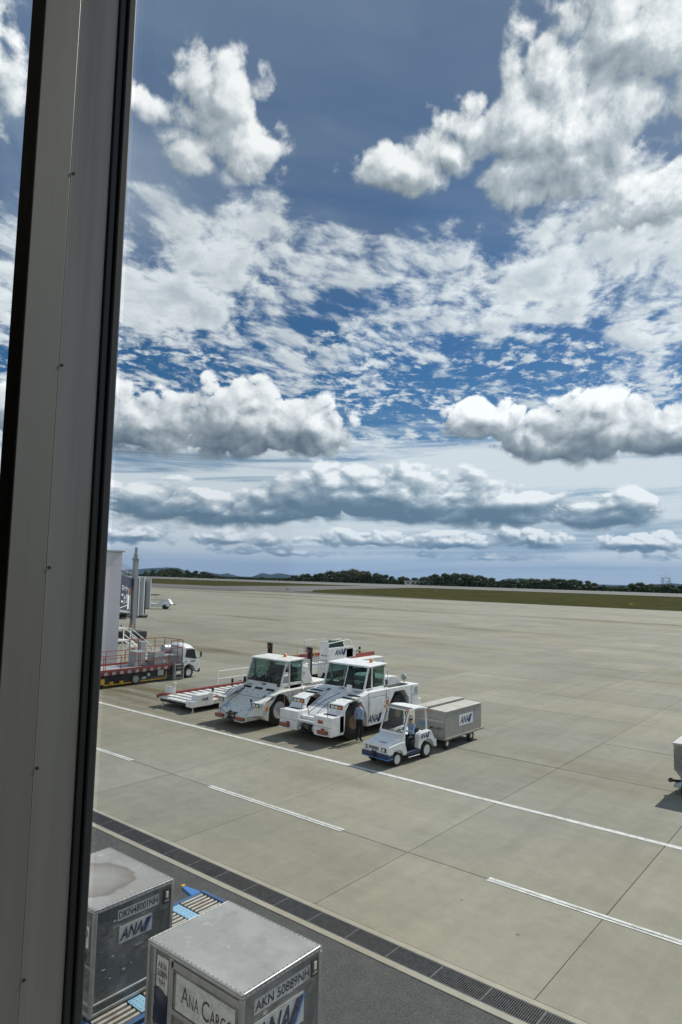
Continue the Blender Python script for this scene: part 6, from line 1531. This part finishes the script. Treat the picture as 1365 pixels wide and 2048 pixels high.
# hills far away across the lowland
def ridge(name, D, tab, seed, dz=0.0):
    bb = MB(); NB = 560; rows = [(-2600, 0.0), (-1700, 0.38), (-900, 0.70), (-380, 0.90), (0, 1.0), (900, 0.5), (2200, 0.0)]
    for i in range(NB + 1):
        b_ = -70 + 140*i/NB
        e = interp(tab, b_) if -22 < b_ < 30 else -0.15 + 0.55*mnoise.fractal(Vector((b_*0.13, seed, 0)), 1.0, 2.0, 4)
        e += dz + 0.035*mnoise.fractal(Vector((b_*1.9, seed, 2)), 1.0, 2.0, 3)
        zt_ = CAM_H + D*math.tan(R(e))
        for dd, f in rows:
            w_ = mnoise.fractal(Vector((b_*0.9, dd*0.0016, seed + 5)), 1.0, 2.0, 4)
            z = -172 + max(0, zt_ + 172)*f*(1 + (0.22*w_ if 0 < f < 1 else 0))
            a = YAW + R(b_); bb.v.append(((D + dd)*math.sin(a), (D + dd)*math.cos(a), z))
    n = len(rows)
    bb.f = [(i*n + k, (i + 1)*n + k, (i + 1)*n + k + 1, i*n + k + 1) for i in range(NB) for k in range(n - 1)]
    struct(bb.build(name, M['land'], smooth=True))
ridge('hills', 13000, HILL_TOP, 4.2, 0.08)

# small white works building and lattice mast beyond the trees' edge
t = thing('airfield_hut', 'low pale flat-roofed building among the distant trees', 'building', (-285, 452, -0.1), R(40))
bb = MB(); bb.box(-13, 13, -4, 4, 0, 2.7); bb.build('wall', M['cream'], t)
bb = MB(); bb.box(-13.6, 13.6, -4.6, 4.6, 2.7, 3.2); bb.build('roof', M['grey'], t)
for k in range(7):
    bb = MB(); bb.box(-12 + k*3.6, -10 + k*3.6, -4.06, -4.005, 0.9, 2.0); bb.build('window', M['mirror'], t)
a = YAW + R(25.95); D = 500
t = thing('lattice_mast', 'open steel lattice mast standing above the distant trees', 'mast', (D*math.sin(a), D*math.cos(a), -0.2))
bb = MB()
for x in (-2.3, 2.3):
    for y in (-2.3, 2.3): bb.tube([(x, y, 0), (x*0.9, y*0.9, 9.5)], 0.16, 5)
for z in (2.5, 5, 7.3, 9.4):
    for x in (-2.2, 2.2): bb.tube([(x, -2.2, z), (x, 2.2, z)], 0.1, 4); bb.tube([(-2.2, x, z), (2.2, x, z)], 0.1, 4)
for x in (-2.2, 2.2): bb.tube([(x, -2.2, 0), (x, 2.2, 5)], 0.09, 4); bb.tube([(x, 2.2, 5), (x, -2.2, 9.4)], 0.09, 4); bb.tube([(-2.2, x, 0), (2.2, x, 5)], 0.09, 4); bb.tube([(2.2, x, 5), (-2.2, x, 9.4)], 0.09, 4)
bb.build('tower_frame', M['steel'], t)
bb = MB(); bb.box(-3.4, 3.4, -3.4, 3.4, 7.2, 7.4); bb.box(-2.8, 2.8, -2.8, 2.8, 9.4, 9.6); bb.build('platform', M['steel'], t)
bb = MB()
for x, y, z in ((0, 0, 13.5), (-2.4, 0, 11.5), (2.4, 1, 11.2), (1.2, -2, 10.8)): bb.tube([(x, y, 9.5), (x, y, z)], 0.09, 4)
bb.build('aerial', M['steel'], t)
for x, y, m_, lab in ((-166, 276, 'yellow', 'small yellow airfield sign on the grass, further from the picture edge'), (-58, 206, 'yellow', 'small yellow airfield sign on the grass, near the right picture edge'), (-196, 206, 'rust', 'small red airfield sign at the end of the grass strip')):
    t = thing('airfield_sign', lab, 'sign', (x, y, -0.1), R(30), 'airfield signs on the grass')
    bb = MB(); bb.box(-0.5, 0.5, -0.1, 0.1, 0.2, 0.62); bb.build('panel', M[m_], t, bevel=0.03)
    for s in (-0.35, 0.35):
        bb = MB(); bb.box(s - 0.04, s + 0.04, -0.04, 0.04, 0, 0.2); bb.build('leg', M['steel'], t)

# air between here and the hills
hm = bpy.data.materials.new('thin_haze'); hm.use_nodes = True
hm.node_tree.nodes.remove(hm.node_tree.nodes['Principled BSDF'])
pv = hm.node_tree.nodes.new('ShaderNodeVolumePrincipled')
pv.inputs['Color'].default_value = (0.28, 0.50, 0.92, 1); pv.inputs['Density'].default_value = 2.8e-5; pv.inputs['Anisotropy'].default_value = 0.0
hm.node_tree.links.new(pv.outputs[0], hm.node_tree.nodes['Material Output'].inputs['Volume'])
bb = MB(); bb.box(-27000, 27000, -27000, 27000, -175, 520); o = bb.build('haze', hm)
tag(o, 'thin blue haze over the far lowland and hills', None, kind='stuff')
